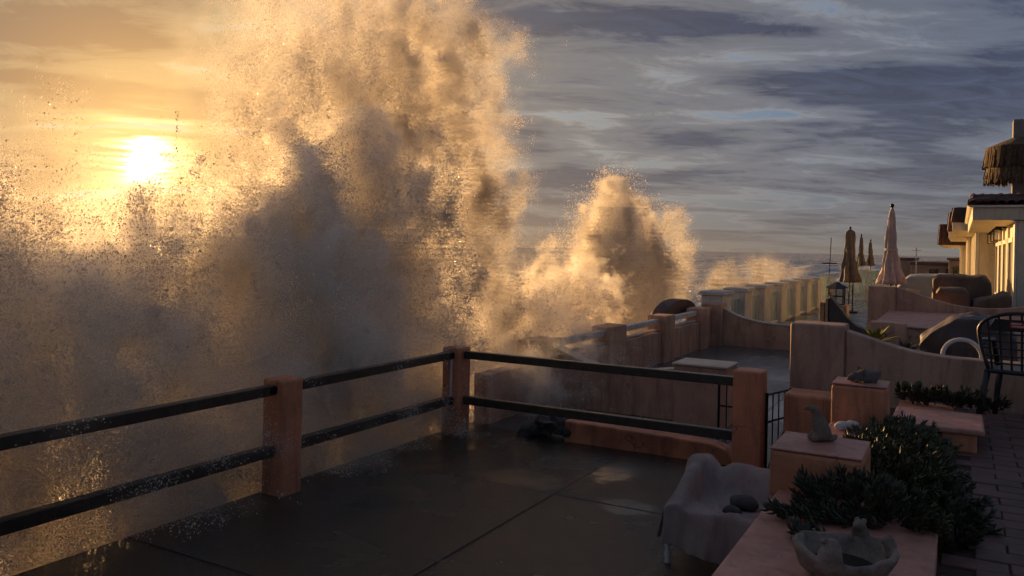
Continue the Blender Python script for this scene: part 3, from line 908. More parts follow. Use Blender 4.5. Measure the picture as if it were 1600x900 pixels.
def covered(name, label, x0, x1, y0, y1, z0, prof, m, seed, wr=0.03, group=None):
    """furniture under a tied cover: a box whose top follows prof (fraction across X -> height), wrinkled"""
    nx, ny, nz = 44, 24, 18
    bm = bmesh.new()
    from mathutils import noise as mn
    top = lambda u: np.interp(u, [p[0] for p in prof], [p[1] for p in prof])
    grid = {}
    def vert(u, v, w):
        key = (round(u, 4), round(v, 4), round(w, 4))
        if key not in grid:
            z = z0 + (top(u) - z0) * w - (0.05 * (abs(v - 0.5) * 2) ** 4 if w > 0.98 else 0)
            flare = 1 + 0.08 * (1 - w)
            x = (x0 + x1) / 2 + (u - 0.5) * (x1 - x0) * flare
            y = (y0 + y1) / 2 + (v - 0.5) * (y1 - y0) * flare
            p = Vector((x, y, z))
            nv = mn.noise_vector(p * 3.2 + Vector((seed, 0, 0))) * wr + mn.noise_vector(p * 9 + Vector((seed, 0, 0))) * wr * 0.4
            rg = 0.5 - abs(mn.noise(p * 2.4 + Vector((0, seed, seed))))
            rg2 = 0.5 - abs(mn.noise(p * 6.5 + Vector((seed, seed, 0))))
            nv += Vector((0.3, -0.8, 0.7)) * (rg * 1.3 + rg2 * 0.9) * wr
            nv.x += wr * 0.8 * math.sin(u * 40 + v * 31 + seed) * (1 - w)
            grid[key] = bm.verts.new(p + nv)
        return grid[key]
    def quad(a, b, c, d):
        try:
            bm.faces.new((a, b, c, d))
        except ValueError:
            pass
    for i in range(nx):
        for j in range(ny):
            u0, u1, v0, v1 = i / nx, (i + 1) / nx, j / ny, (j + 1) / ny
            quad(vert(u0, v0, 1), vert(u1, v0, 1), vert(u1, v1, 1), vert(u0, v1, 1))
    for k in range(nz):
        w0, w1 = k / nz, (k + 1) / nz
        for i in range(nx):
            u0, u1 = i / nx, (i + 1) / nx
            quad(vert(u0, 0, w0), vert(u1, 0, w0), vert(u1, 0, w1), vert(u0, 0, w1))
            quad(vert(u1, 1, w0), vert(u0, 1, w0), vert(u0, 1, w1), vert(u1, 1, w1))
        for j in range(ny):
            v0, v1 = j / ny, (j + 1) / ny
            quad(vert(0, v1, w0), vert(0, v0, w0), vert(0, v0, w1), vert(0, v1, w1))
            quad(vert(1, v0, w0), vert(1, v1, w0), vert(1, v1, w1), vert(1, v0, w1))
    me = bpy.data.meshes.new(name)
    bm.to_mesh(me)
    me.polygons.foreach_set('use_smooth', [True] * len(me.polygons))
    me.materials.append(MATS[m])
    o = bpy.data.objects.new(name, me)
    COL.objects.link(o)
    return tag(o, label, 'covered furniture', group)

GC = 'furniture under covers'
covered('covered_table', 'long table under a creased golden brown cover beside the nearest house', -0.55, 0.62, 21.0, 22.0, 0.0, [(0, 1.70), (0.12, 1.79), (0.9, 1.80), (1, 1.66)], 'cover_brown', 1, 0.035, GC)
covered('covered_chair', 'boxy chair under a dark brown cover in front of the long covered table', -0.45, 0.20, 19.9, 20.7, 0.0, [(0, 1.45), (0.1, 1.555), (0.85, 1.56), (1, 1.40)], 'cover_brown', 2, 0.02, GC)
covered('covered_lounger', 'reclined seat under a dark cover sloping up towards the house wall', 0.26, 0.95, 19.9, 20.8, 0.0, [(0, 1.30), (0.3, 1.36), (0.85, 1.50), (1, 1.42)], 'cover_brown', 3, 0.03, GC)
covered('covered_box', 'small sunlit golden box cover on the left of the covered chairs', -1.06, -0.78, 20.2, 20.6, 0.0, [(0, 1.49), (1, 1.46)], 'cover_gold', 4, 0.01, GC)
covered('covered_grill', 'rounded dark cover over a grill behind the sloping wall and plastic chair', -0.42, 0.60, 11.2, 12.1, 0.0, [(0, 1.16), (0.12, 1.30), (0.35, 1.49), (0.6, 1.52), (0.82, 1.46), (1, 1.30)], 'cover_dark', 5, 0.035, GC)
tp = covered('tarp_table', 'wide flat tarp covered table with a pale grey sloping top', -1.45, 0.62, 23.6, 25.6, 0.0, [(0, 1.40), (0.12, 1.70), (0.5, 1.74), (0.9, 1.74), (1, 1.50)], 'tarp', 6, 0.03, GC)

# white arched chair back in front of the covered grill
wc = thing('white_chair', 'white plastic chair with a rounded arch back behind the sloping wall', 'chair', (0.04, 10.3, 0.0))
ap = [(-0.155 - 0.02, 10.2, 0.95)] + [(0.04 - 0.19 * math.cos(a), 10.2 + 0.02 * math.sin(a), 1.14 + 0.185 * math.sin(a)) for a in np.linspace(0, math.pi, 14)] + [(0.255, 10.2, 0.95)]
MB().tube(ap, 0.024, 8).build('back_rim', 'white_plastic', wc, smooth=True)
for k in range(3):
    x = -0.04 + 0.08 * k
    MB().box(x - 0.02, x + 0.02, 10.2, 10.215, 0.55, 1.25).build('slat', 'cover_dark', wc)
MB().box(-0.16, 0.25, 10.17, 10.6, 0.50, 0.54).build('seat', 'white_plastic', wc, bevel=0.02)
for x, y in ((-0.13, 10.2), (0.22, 10.2), (-0.13, 10.57), (0.22, 10.57)):
    MB().tube([(x, y, -0.02), (x, y, 0.95 if y < 10.3 else 0.5)], 0.022, 8).build('leg', 'white_plastic', wc)

# black plastic chair on the walkway, its back towards the camera side
def black_chair():
    t = thing('garden_chair', 'black plastic garden chair with lattice back and red sticker on the walkway', 'chair', (0.55, 8.75, 0.75))
    ox, oy, oz = 0.56, 8.62, 0.752
    ang = math.radians(-14)
    ca, sa = math.cos(ang), math.sin(ang)
    SC = 1.1
    def P(x, y, z):                      # chair faces -X-ish; x across, y depth, z up
        x, y, z = x * SC, y * SC, z * SC
        return (ox + x * ca - y * sa, oy + x * sa + y * ca, oz + z)
    def T(p0, p1, r, name, m='black_plastic', s=8):
        MB().tube([P(*p0), P(*p1)], r, s).build(name, m, t)
    # legs
    for x, y, lean in ((-0.25, -0.22, -0.06), (0.25, -0.22, 0.06), (-0.24, 0.22, -0.05), (0.24, 0.22, 0.05)):
        mb = MB()
        mb.tube([P(x + lean, y + (0.04 if y > 0 else -0.03), 0), P(x + lean * 0.5, y, 0.22), P(x, y, 0.43)], [0.022, 0.026, 0.032], 8)
        mb.build('leg', 'black_plastic', t, smooth=True)
    sm = MB()
    sm.add([P(-0.27, -0.25, 0.41), P(0.27, -0.25, 0.41), P(0.25, 0.24, 0.40), P(-0.25, 0.24, 0.40), P(-0.27, -0.25, 0.45), P(0.27, -0.25, 0.45), P(0.25, 0.24, 0.435), P(-0.25, 0.24, 0.435)],
           [(0, 3, 2, 1), (4, 5, 6, 7), (0, 1, 5, 4), (1, 2, 6, 5), (2, 3, 7, 6), (3, 0, 4, 7)])
    sm.build('seat', 'black_plastic', t, bevel=0.02)
    # back: rounded rim and lattice, leaning back (+y)
    def B(x, h):
        return P(x, -0.24 - 0.10 * (h - 0.43), h)
    W = lambda h: 0.23 + 0.075 * math.sin(min(1, (h - 0.43) / 0.36) * math.pi / 2)
    rim = [B(-W(h), h) for h in np.linspace(0.45, 0.76, 8)] + [B(-W(0.76) * math.cos(a), 0.76 + 0.155 * math.sin(a)) for a in np.linspace(0.15, math.pi - 0.15, 14)] + [B(W(h), h) for h in np.linspace(0.76, 0.45, 8)]
    MB().tube(rim, 0.017, 8).build('back_rim', 'black_plastic', t, smooth=True)
    for k in range(7):
        x = -0.21 + 0.07 * k
        top = 0.76 + 0.15 * math.sqrt(max(0, 1 - (x / 0.31) ** 2))
        MB().tube([B(x, 0.45), B(x * 1.15, top)], 0.011, 6).build('back_strip', 'black_plastic', t)
    for h in (0.50, 0.56, 0.62, 0.68, 0.74):
        MB().tube([B(-W(h), h), B(W(h), h)], 0.008, 6).build('back_slat', 'black_plastic', t)
    pb = MB()
    hs = [B(-0.24, 0.765), B(0.24, 0.765), B(0.19, 0.86), B(-0.19, 0.86)]
    hb = [Vector(p) + Vector((0.0, 0.014, 0)) for p in hs]
    pb.add(list(hs) + hb, [(0, 1, 2, 3), (7, 6, 5, 4), (0, 4, 5, 1), (1, 5, 6, 2), (2, 6, 7, 3), (3, 7, 4, 0)])
    hp = pb.build('back_panel', 'black_plastic', t)
    def S(x0, x1, h0, h1, name, m, off):
        q = [Vector(B(x0, h0)), Vector(B(x1, h0)), Vector(B(x1 * 0.97, h1)), Vector(B(x0 * 0.97, h1))]
        q = [p + Vector((0, off, 0)) for p in q]
        r = [p + Vector((0, 0.002, 0)) for p in q]
        MB().add(q + r, [(0, 1, 2, 3), (7, 6, 5, 4), (0, 4, 5, 1), (1, 5, 6, 2), (2, 6, 7, 3), (3, 7, 4, 0)]).build(name, m, hp)
    S(-0.085, 0.03, 0.795, 0.845, 'sticker', 'red_label', -0.018)
    S(-0.075, -0.005, 0.825, 0.838, 'sticker_print', 'shell', -0.0215)
    S(-0.07, 0.02, 0.804, 0.815, 'sticker_print', 'shell', -0.0215)
    for s in (-1, 1):
        MB().tube([B(s * W(0.64), 0.64), P(s * 0.31, -0.05, 0.66), P(s * 0.30, 0.18, 0.65), P(s * 0.27, 0.23, 0.43)], [0.02, 0.026, 0.026, 0.024], 8).build('arm', 'black_plastic', t, smooth=True)
black_chair()

# ================================================================== FAR BACKGROUND
def far_house(label, x0, x1, y0, y1, z1, wins, parapet=0.3):
    t = thing('far_house', label, 'house', ((x0 + x1) / 2, y0, 0))
    MB().box(x0, x1, y0, y1, -0.5, z1).build('wall', 'far_wall', t, bevel=0.03)
    MB().box(x0 - 0.15, x1 + 0.15, y0 - 0.15, y1, z1 + 0.001, z1 + parapet).build('roof', 'far_roof', t, bevel=0.03)
    for a, b, c, d in wins:
        w = MB().box(a, b, y0 - 0.05, y0 - 0.002, c, d).build('window', 'dark_glass', t)
        MB().box(a - 0.06, b + 0.06, y0 - 0.09, y0 - 0.051, c - 0.1, c).build('sill', 'white_trim', w)
far_house('low flat roofed house with small windows far down the coast', -4.2, 3.0, 88, 100, 1.35, [(-2.6, -1.8, 0.3, 1.0), (-1.2, -0.5, 0.3, 1.0), (0.2, 0.9, 0.3, 1.0)])
far_house('tan block with a parapet left of the far houses, behind the pink umbrella', -6.6, -4.4, 96, 108, 1.75, [(-6.2, -5.6, 0.6, 1.3)], 0.25)
far_house('reddish far block tucked beside the arched window house', -0.8, 0.6, 76, 87, 1.9, [(-0.5, 0.0, 0.7, 1.4)], 0.2)
MB_m = MB().tube([(-3.4, 80, 0), (-3.4, 80, 3.0)], 0.05, 6)
MB_m.tube([(-3.75, 80, 2.7), (-3.05, 80, 2.7)], 0.03, 6)
tag(MB_m.build('mast', 'white_plastic'), 'thin pale mast standing on the far low roofs', 'mast')
MB_a = MB().tube([(-5.0, 37.2, 0), (-4.9, 37.2, 2.95)], 0.018, 6)
MB_a.tube([(-5.25, 37.2, 1.82), (-4.65, 37.2, 1.84)], 0.03, 6)
tag(MB_a.build('mast', 'iron'), 'tall thin leaning pole by the end of the white pillar row', 'mast')
ws = thing('windscreen', 'grey glass windscreen low in front of the two small far umbrellas', 'windscreen', (-4.3, 44, 0))
MB().box(-5.0, -3.2, 44.0, 44.03, 0.05, 1.45).build('pane', 'sea_glass', ws)
for x in (-5.0, -4.1, -3.2):
    MB().box(x - 0.04, x + 0.04, 43.96, 44.07, -0.02, 1.5).build('post', 'pillar_white', ws)

# ================================================================== SMALL THINGS NEAR BY
from mathutils import noise as mn

def draped_bench():
    t = thing('covered_bench', 'small bench under a mauve grey sheet with two dark stones on it', 'bench', (-1.4, 5.85, 0))
    x0, x1, y0, y1 = -1.83, -0.98, 5.56, 6.22
    def top(x, y):
        u, v = (x - x0) / (x1 - x0), (y - y0) / (y1 - y0)
        z = 0.405 - 0.035 * math.exp(-((u - 0.55) / 0.25) ** 2 - ((v - 0.4) / 0.35) ** 2)
        back = 1 / (1 + math.exp(-(v - 0.74) * 22))
        crest = 0.225 - 0.07 * math.exp(-((u - 0.30) / 0.07) ** 2) + 0.03 * math.sin(u * 7)
        z += back * crest
        arm = math.exp(-((u - 0.10) / 0.085) ** 4) * (0.04 + 0.17 * min(1, max(0, v - 0.10) / 0.5) ** 0.8)
        z = max(z, 0.40 + arm)
        return z
    nx, ny, nd = 46, 36, 9
    bm = bmesh.new()
    g = {}
    def V(i, j):
        # border rings hang down
        ci, cj = min(max(i, 0), nx), min(max(j, 0), ny)
        k = max(max(-i, i - nx, 0), max(-j, j - ny, 0))
        x, y = x0 + (x1 - x0) * ci / nx, y0 + (y1 - y0) * cj / ny
        z = top(x, y)
        hem = 0.140 + 0.02 * math.sin(ci * 0.16 + 1.0) + 0.05 * (ci / nx) * 0 - 0.045 * math.sin(math.pi * ci / nx)
        if k:
            f = k / nd
            z = z + (hem - z) * f
            ox = -1 if i < 0 else (1 if i > nx else 0)
            oy = -1 if j < 0 else (1 if j > ny else 0)
            s = 0.006 + 0.02 * f + 0.016 * math.sin((ci + cj) * 0.42 + 1.5 * f) * f + 0.010 * math.sin((ci - cj) * 1.1 + 2 * f) * f
            x += ox * s
            y += oy * s
        p = Vector((x, y, z))
        w = mn.noise(Vector((x * 4.2 + y * 2, y * 3.1, z * 4))) * 0.018 + (0.5 - abs(mn.noise(Vector((x * 7 + y * 4, y * 5 - x * 2, z * 7))))) * 0.020 + (0.5 - abs(mn.noise(Vector((x * 15, y * 11 + x * 6, z * 13))))) * 0.016
        # a long fold from the seat's front up to the right
        q = (x - x0) * 0.75 - (y - y0) * 1.0
        w += 0.028 * math.exp(-((q - 0.33) / 0.03) ** 2) * (1 if k == 0 else 0.3)
        return bm.verts.new(p + Vector((w * 0.4, w * 0.5, w)))
    I = range(-nd, nx + nd + 1)
    J = range(-nd, ny + nd + 1)
    for i in I:
        for j in J:
            di, dj = max(-i, i - nx, 0), max(-j, j - ny, 0)
            if di and dj and di != dj:
                continue
            g[i, j] = V(i, j)
    for i in list(I)[:-1]:
        for j in list(J)[:-1]:
            q = [(i, j), (i + 1, j), (i + 1, j + 1), (i, j + 1)]
            if all(k in g for k in q):
                bm.faces.new([g[k] for k in q])
            else:
                have = [g[k] for k in q if k in g]
                if len(have) == 3:
                    bm.faces.new(have)
    me = bpy.data.meshes.new('sheet')
    bm.to_mesh(me)
    me.polygons.foreach_set('use_smooth', [True] * len(me.polygons))
    me.materials.append(MATS['cloth'])
    o = bpy.data.objects.new('sheet', me)
    COL.objects.link(o)
    o.parent = t
    o.matrix_parent_inverse = Matrix.Translation(-t.location)
    so = o.modifiers.new('thick', 'SOLIDIFY')
    so.thickness = 0.004
    ss = o.modifiers.new('sub', 'SUBSURF')
    ss.levels = ss.render_levels = 1
    for x, y in ((-1.80, 5.60), (-1.02, 5.60), (-1.80, 6.17), (-1.02, 6.17)):
        MB().lathe([(0.020, 0.0), (0.026, 0.012), (0.014, 0.03), (0.027, 0.06), (0.016, 0.10), (0.028, 0.15), (0.030, 0.19), (0.018, 0.22), (0.03, 0.28), (0.03, 0.36)], (x, y, 0.0), 12).build('leg', 'white_plastic', t, smooth=True)
    MB().box(-1.79, -1.03, 5.6, 6.17, 0.28, 0.34).build('seat', 'cover_dark', t)
draped_bench()

def stone(name, label, c, r, m, seed, cat='stone', sq=(1.2, 1, 0.62), group=None):
    bm = bmesh.new()
    bmesh.ops.create_icosphere(bm, subdivisions=3, radius=r)
    for v in bm.verts:
        v.co += v.co.normalized() * mn.noise(v.co / r * 0.9 + Vector((seed, 0, 0))) * r * 0.22
        v.co = Vector((v.co.x * sq[0] + c[0], v.co.y * sq[1] + c[1], v.co.z * sq[2] + c[2]))
    me = bpy.data.meshes.new(name)
    bm.to_mesh(me)
    me.polygons.foreach_set('use_smooth', [True] * len(me.polygons))
    me.materials.append(MATS[m])
    o = bpy.data.objects.new(name, me)
    COL.objects.link(o)
    return tag(o, label, cat, group)
stone('stone', 'larger dark stone lying on the sheet of the bench', (-1.315, 5.83, 0.455), 0.085, 'stone_dark', 3, group='stones on the bench')
stone('stone', 'smaller dark stone in front of the larger one on the sheet', (-1.37, 5.70, 0.425), 0.055, 'stone_dark', 9, group='stones on the bench')

def skin_body(name, chains, m, parent, origin, ax, scale=1.0, sub=2):
    """one continuous body: chains of (a, b, z, r); a runs along ax, b across it"""
    ax = Vector(ax).normalized()
    bx = Vector((-ax.y, ax.x, 0))
    verts, edges, rad = [], [], []
    for ch in chains:
        last = None
        for p in ch:
            if isinstance(p, int):
                last = p
                continue
            a, b, z, r = p
            verts.append(tuple(Vector(origin) + ax * a * scale + bx * b * scale + Vector((0, 0, z * scale))))
            rad.append(r * scale)
            if last is not None:
                edges.append((last, len(verts) - 1))
            last = len(verts) - 1
    me = bpy.data.meshes.new(name)
    me.from_pydata(verts, edges, [])
    o = bpy.data.objects.new(name, me)
    COL.objects.link(o)
    o.modifiers.new('skin', 'SKIN').use_smooth_shade = True
    sk = me.skin_vertices[0].data if me.skin_vertices else None
    if sk is None:
        bm = bmesh.new()
        bm.from_mesh(me)
        bm.verts.layers.skin.verify()
        bm.to_mesh(me)
        bm.free()
        sk = me.skin_vertices[0].data
    for i, r in enumerate(rad):
        sk[i].radius = (r, r)
        sk[i].use_root = i == 0
    s = o.modifiers.new('sub', 'SUBSURF')
    s.levels = s.render_levels = sub
    me.materials.append(MATS[m])
    if parent is not None:
        o.parent = parent
        o.matrix_parent_inverse = Matrix.Translation(-parent.location)
    return o

LEFT = (-cs, -sn, 0)                       # towards the sea, across the view
st = thing('animal_statue', 'upright stone animal statue with arched neck on the nearer planter pier', 'statue', (-0.70, 4.93, 1.162))
skin_body('body', [
    [(-0.02, 0, 0.045, 0.060), (-0.018, 0, 0.085, 0.052), (0.0, 0, 0.13, 0.036), (0.012, 0, 0.165, 0.026), (0.028, 0, 0.19, 0.025), (0.055, 0, 0.196, 0.018), (0.082, 0, 0.190, 0.009)],
    [0, (-0.065, 0.0, 0.025, 0.030), (-0.095, 0.01, 0.022, 0.020), (-0.105, 0.012, 0.045, 0.012)],
    [0, (0.028, 0.030, 0.022, 0.022), (0.05, 0.032, 0.014, 0.014)],
    [0, (0.028, -0.030, 0.022, 0.022), (0.05, -0.032, 0.014, 0.014)],
], 'stone_statue', st, (-0.70, 4.93, 1.160), LEFT, 1.0)
sq = thing('animal_statue', 'crouching grey stone squirrel on the farther planter pier', 'statue', (-0.66, 6.9, 1.238))
skin_body('body', [
    [(-0.05, 0, 0.062, 0.060), (-0.01, 0, 0.060, 0.050), (0.035, 0, 0.050, 0.036), (0.065, 0, 0.045, 0.030), (0.095, 0, 0.034, 0.024), (0.12, 0, 0.022, 0.012)],
    [0, (-0.085, 0.0, 0.045, 0.040), (-0.105, 0.02, 0.025, 0.024), (-0.07, 0.055, 0.02, 0.018)],
    [3, (0.06, 0.018, 0.080, 0.009)],
    [3, (0.06, -0.018, 0.080, 0.009)],
    [2, (0.055, 0.03, 0.014, 0.014), (0.08, 0.03, 0.010, 0.010)],
    [2, (0.055, -0.03, 0.014, 0.014), (0.08, -0.03, 0.010, 0.010)],
], 'stone_grey', sq, (-0.66, 6.90, 1.236), LEFT, 1.0)
stone('shell', 'white shell with a rounded back on the pink coping beside the ice plant', (-0.745, 6.45, 0.962), 0.046, 'shell', 5, 'shell', (1.25, 1.0, 0.75))
stone('shell', 'small pale shell next to the larger white one below the farther pier', (-0.69, 6.60, 0.955), 0.035, 'shell', 12, 'shell', (1.3, 0.9, 0.8))

def bowl():
    c = (-0.395, 3.50, 0.932)
    t = thing('stone_bowl', 'weathered stone bowl with small animal figures on its rim beside the ice plant', 'bowl', c)
    outer = [(0.075, 0.0), (0.10, 0.01), (0.135, 0.05), (0.155, 0.095), (0.165, 0.125), (0.160, 0.137), (0.148, 0.136), (0.135, 0.10), (0.11, 0.055), (0.06, 0.035), (0.01, 0.032)]
    wob = lambda a, z: 1 + 0.05 * math.sin(3 * a + 1) + 0.035 * math.sin(7 * a + 20 * z) + 0.02 * math.sin(13 * a)
    o = MB().lathe([(a * 1.2, b) for a, b in outer], c, 48, wob).build('basin', 'bowl_stone', t, smooth=True)
    for v in o.data.vertices:
        if v.co.z > c[2] + 0.07:
            v.co.z += 0.016 * math.sin(2.0 * math.atan2(v.co.y - c[1], v.co.x - c[0]) + 0.6)
        v.co += mn.noise_vector(v.co * 22) * 0.008
    MB().lathe([(0.13, 0.060), (0.10, 0.066), (0.01, 0.07)], c, 24).build('soil', 'soil', t)
    # crouching figures looking inwards
    for k, (an, s) in enumerate(((math.radians(262), 1.25), (math.radians(74), 0.85), (math.radians(20), 0.7))):
        p = (c[0] + 0.19 * math.cos(an), c[1] + 0.19 * math.sin(an), c[2] + (0.055 if k == 0 else 0.10))
        skin_body('figure', [
            [(-0.02, 0, 0.02, 0.042), (0.0, 0, 0.055, 0.040), (0.018, 0, 0.088, 0.031), (0.045, 0, 0.094, 0.022), (0.062, 0, 0.088, 0.012)],
            [0, (0.02, 0.035, 0.01, 0.016), (0.045, 0.03, 0.02, 0.012)],
            [0, (0.02, -0.035, 0.01, 0.016), (0.045, -0.03, 0.02, 0.012)],
            [2, (0.005, 0.022, 0.125, 0.010)],
            [2, (0.005, -0.022, 0.125, 0.010)],
        ], 'bowl_stone', t, p, (-math.cos(an), -math.sin(an), 0), s)
bowl()

# ------------------------------------------------------------------ plants
def leaf_geo(mb, base, d, n, L, r):
    """a fleshy three-sided finger leaf that curves up"""
    d = Vector(d).normalized()
    a = d.cross(Vector(n)).normalized()
    if a.length < 0.1:
        a = Vector((1, 0, 0))
    b = a.cross(d).normalized()
    base = Vector(base)
    vs = []
    for q, rr in ((0.0, 0.75), (0.45, 1.0)):
        c = base + d * L * q + b * L * 0.10 * q * q
        for k in range(3):
            an = 2 * math.pi * k / 3 + 0.5
            vs.append(c + (a * math.cos(an) + b * math.sin(an)) * r * rr)
    vs.append(base + d * L + b * L * 0.22)
    mb.add(vs, [(0, 1, 4, 3), (1, 2, 5, 4), (2, 0, 3, 5), (3, 4, 6), (4, 5, 6), (5, 3, 6)])

def sprig(mb, sm, base, d, L, n_pair, leaf, r):
    base, d = Vector(base), Vector(d).normalized()
    pts = [base]
    dd = d.copy()
    for k in range(n_pair):
        dd = (dd + Vector((random.gauss(0, 0.12), random.gauss(0, 0.12), random.gauss(0.05, 0.08)))).normalized()
        pts.append(pts[-1] + dd * L / n_pair)
    sm.tube(pts, [0.006] * (len(pts) - 1) + [0.003], 4, cap=False)
    for k in range(1, len(pts)):
        t = (pts[k] - pts[k - 1]).normalized()
        side = t.cross(Vector((0, 0, 1)))
        if side.length < 0.1:
            side = Vector((1, 0, 0))
        side.normalize()
        if k % 2:
            side = side.cross(t)
        for s in (-1, 1):
            ld = (t * 0.75 + side * s * 0.8 + Vector((random.gauss(0, 0.15), random.gauss(0, 0.15), 0.18 + random.gauss(0, 0.1)))).normalized()
            leaf_geo(mb, pts[k], ld, t, leaf * random.uniform(0.75, 1.2), r)
    leaf_geo(mb, pts[-1], (dd + Vector((0, 0, 0.2))), Vector((1, 0.2, 0)), leaf, r)

def ice_plant(label, spots, m='leaf', stuff=False, leaf=0.050, r=0.0088, L=(0.08, 0.16), pairs=(5, 8), out=None):
    xs = [s[0] for s in spots]; ysp = [s[1] for s in spots]
    t = thing('ice_plant', label, 'ice plant', (sum(xs) / len(xs), sum(ysp) / len(ysp), min(s[2] for s in spots)), 'ice plants in the planter')
    mb, sm = MB(), MB()
    for (x, y, z, dx, dy, dz) in spots:
        sprig(mb, sm, (x, y, z), (dx + random.gauss(0, 0.25), dy + random.gauss(0, 0.25), dz + random.gauss(0, 0.12)), random.uniform(*L), random.randint(*pairs), leaf, r)
    lo = mb.build('leaves', m, t)
    so = sm.build('stems', 'stem', t)
    lo['kind'] = 'stuff'
    return t

def mound(n, x0, x1, y0, y1, hz, base):
    out = []
    while len(out) < n:
        u, v = random.uniform(-1, 1), random.uniform(-1, 1)
        if u * u + v * v > 1:
            continue
        h = math.sqrt(1 - u * u * 0.8 - v * v * 0.8) * (0.75 + 0.5 * mn.noise(Vector((u * 2.3, v * 2.3, hz * 7))))
        x, y = (x0 + x1) / 2 + u * (x1 - x0) / 2, (y0 + y1) / 2 + v * (y1 - y0) / 2
        out.append((x, y, base + hz * h * random.uniform(0.35, 1.0), u * 0.8, v * 0.8, 0.45 + 0.4 * (1 - u * u - v * v)))
    return out
ice_plant('broad mound of ice plant filling the planter between the two statues', mound(330, -0.61, -0.10, 5.05, 6.95, 0.13, 0.81))
ice_plant('dark ice plant spilling over the walkway edge right of the nearer pier', mound(230, -0.42, 0.10, 4.55, 5.95, 0.17, 0.68), 'leaf_dark')
ice_plant('ice plant bush growing against the near face of the nearer pier', mound(95, -0.68, -0.18, 4.22, 4.62, 0.07, 0.93), 'leaf_dark')
ice_plant('long ice plant shoot trailing over the pink coping towards the terrace',
          [(-0.30 - 0.42 * q + random.gauss(0, 0.015), 4.22 - 0.10 * q + random.gauss(0, 0.03), 0.955, -0.9, -0.15, 0.22) for q in np.linspace(0, 1, 46)], 'leaf_dark', L=(0.06, 0.12), pairs=(3, 6))
ice_plant('short ice plant shoot on the coping left of the stone bowl',
          [(-0.50 - 0.10 * q + random.gauss(0, 0.01), 3.86 + random.gauss(0, 0.02), 0.948, -0.9, 0.1, 0.25) for q in np.linspace(0, 1, 12)], 'leaf_dark', L=(0.05, 0.09), pairs=(3, 4))
ice_plant('low ice plant patch on the coping right of the stone bowl',
          [(random.uniform(-0.20, -0.08), random.uniform(4.28, 4.6), 0.945, 0.5, -0.6, 0.3) for _ in range(30)], 'leaf', L=(0.05, 0.10), pairs=(3, 5))
ice_plant('row of dark ice plant along the foot of the sloping tan wall',
          [(q, 8.25 - 0.25 * (q + 0.4) + random.gauss(0, 0.05), 0.93 + random.gauss(0, 0.02), random.gauss(0, 0.5), -0.3, 0.6) for q in np.linspace(-0.45, 0.32, 95)], 'leaf_dark', L=(0.07, 0.14), pairs=(4, 6))

def agave(label, c, n, L, m, droop=0.5, name='agave'):
    t = thing(name, label, 'plant', c)
    for k in range(n):
        a = k * 2.399 + random.gauss(0, 0.1)
        el = math.radians(random.uniform(15, 80))
        d = Vector((math.cos(a) * math.cos(el), math.sin(a) * math.cos(el), math.sin(el)))
        s = Vector((-math.sin(a), math.cos(a), 0))
        l = L * random.uniform(0.7, 1.1)
        vs = []
        for q, w in ((0, 0.022), (0.35, 0.030), (0.7, 0.020), (1.0, 0.002)):
            p = Vector(c) + d * l * q - Vector((0, 0, droop * l * q * q * 0.5))
            vs += [p - s * w, p + s * w, p - Vector((0, 0, w * 0.6))]
        fs = []
        for i in range(3):
            a0, b0 = i * 3, i * 3 + 3
            fs += [(a0, a0 + 1, b0 + 1, b0), (a0 + 1, a0 + 2, b0 + 2, b0 + 1), (a0 + 2, a0, b0, b0 + 2)]
        MB().add(vs, fs).build('leaf', m, t)
    return t
pt2 = MB().box(-0.99, -0.2, 9.62, 10.05, -0.05, 1.16).build('plant_trough', 'tan_wall', bevel=0.02)
tag(pt2, 'tan trough just behind the sloping wall holding the agave', 'trough')
agave('yellow green agave glowing behind the sloping tan wall', (-0.80, 9.80, 1.26), 40, 0.30, 'leaf_gold')
agave('small dark spiky plant right of the yellow green agave', (-0.50, 9.80, 1.17), 24, 0.22, 'leaf_dark', 0.3, 'spiky_plant')
pc = thing('prickly_pear', 'small prickly pear with flat green pads above the coping', 'cactus', (-0.36, 8.2, 0.93))
for (dx, dz, rx, rz, tilt) in ((0, 0.06, 0.038, 0.06, 0.1), (-0.05, 0.12, 0.036, 0.05, -0.5), (0.045, 0.13, 0.036, 0.052, 0.4)):
    bm = bmesh.new()
    bmesh.ops.create_uvsphere(bm, u_segments=14, v_segments=9, radius=1)
    for v in bm.verts:
        x, z = v.co.x * rx, v.co.z * rz
        v.co = Vector((-0.36 + dx + x * math.cos(tilt) + z * math.sin(tilt), 8.2 + v.co.y * 0.012, 0.93 + dz - x * math.sin(tilt) + z * math.cos(tilt)))
    me = bpy.data.meshes.new('pad')
    bm.to_mesh(me)
    me.materials.append(MATS['leaf'])
    o = bpy.data.objects.new('pad', me)
    COL.objects.link(o)
    o.parent = pc
    o.matrix_parent_inverse = Matrix.Translation(-pc.location)

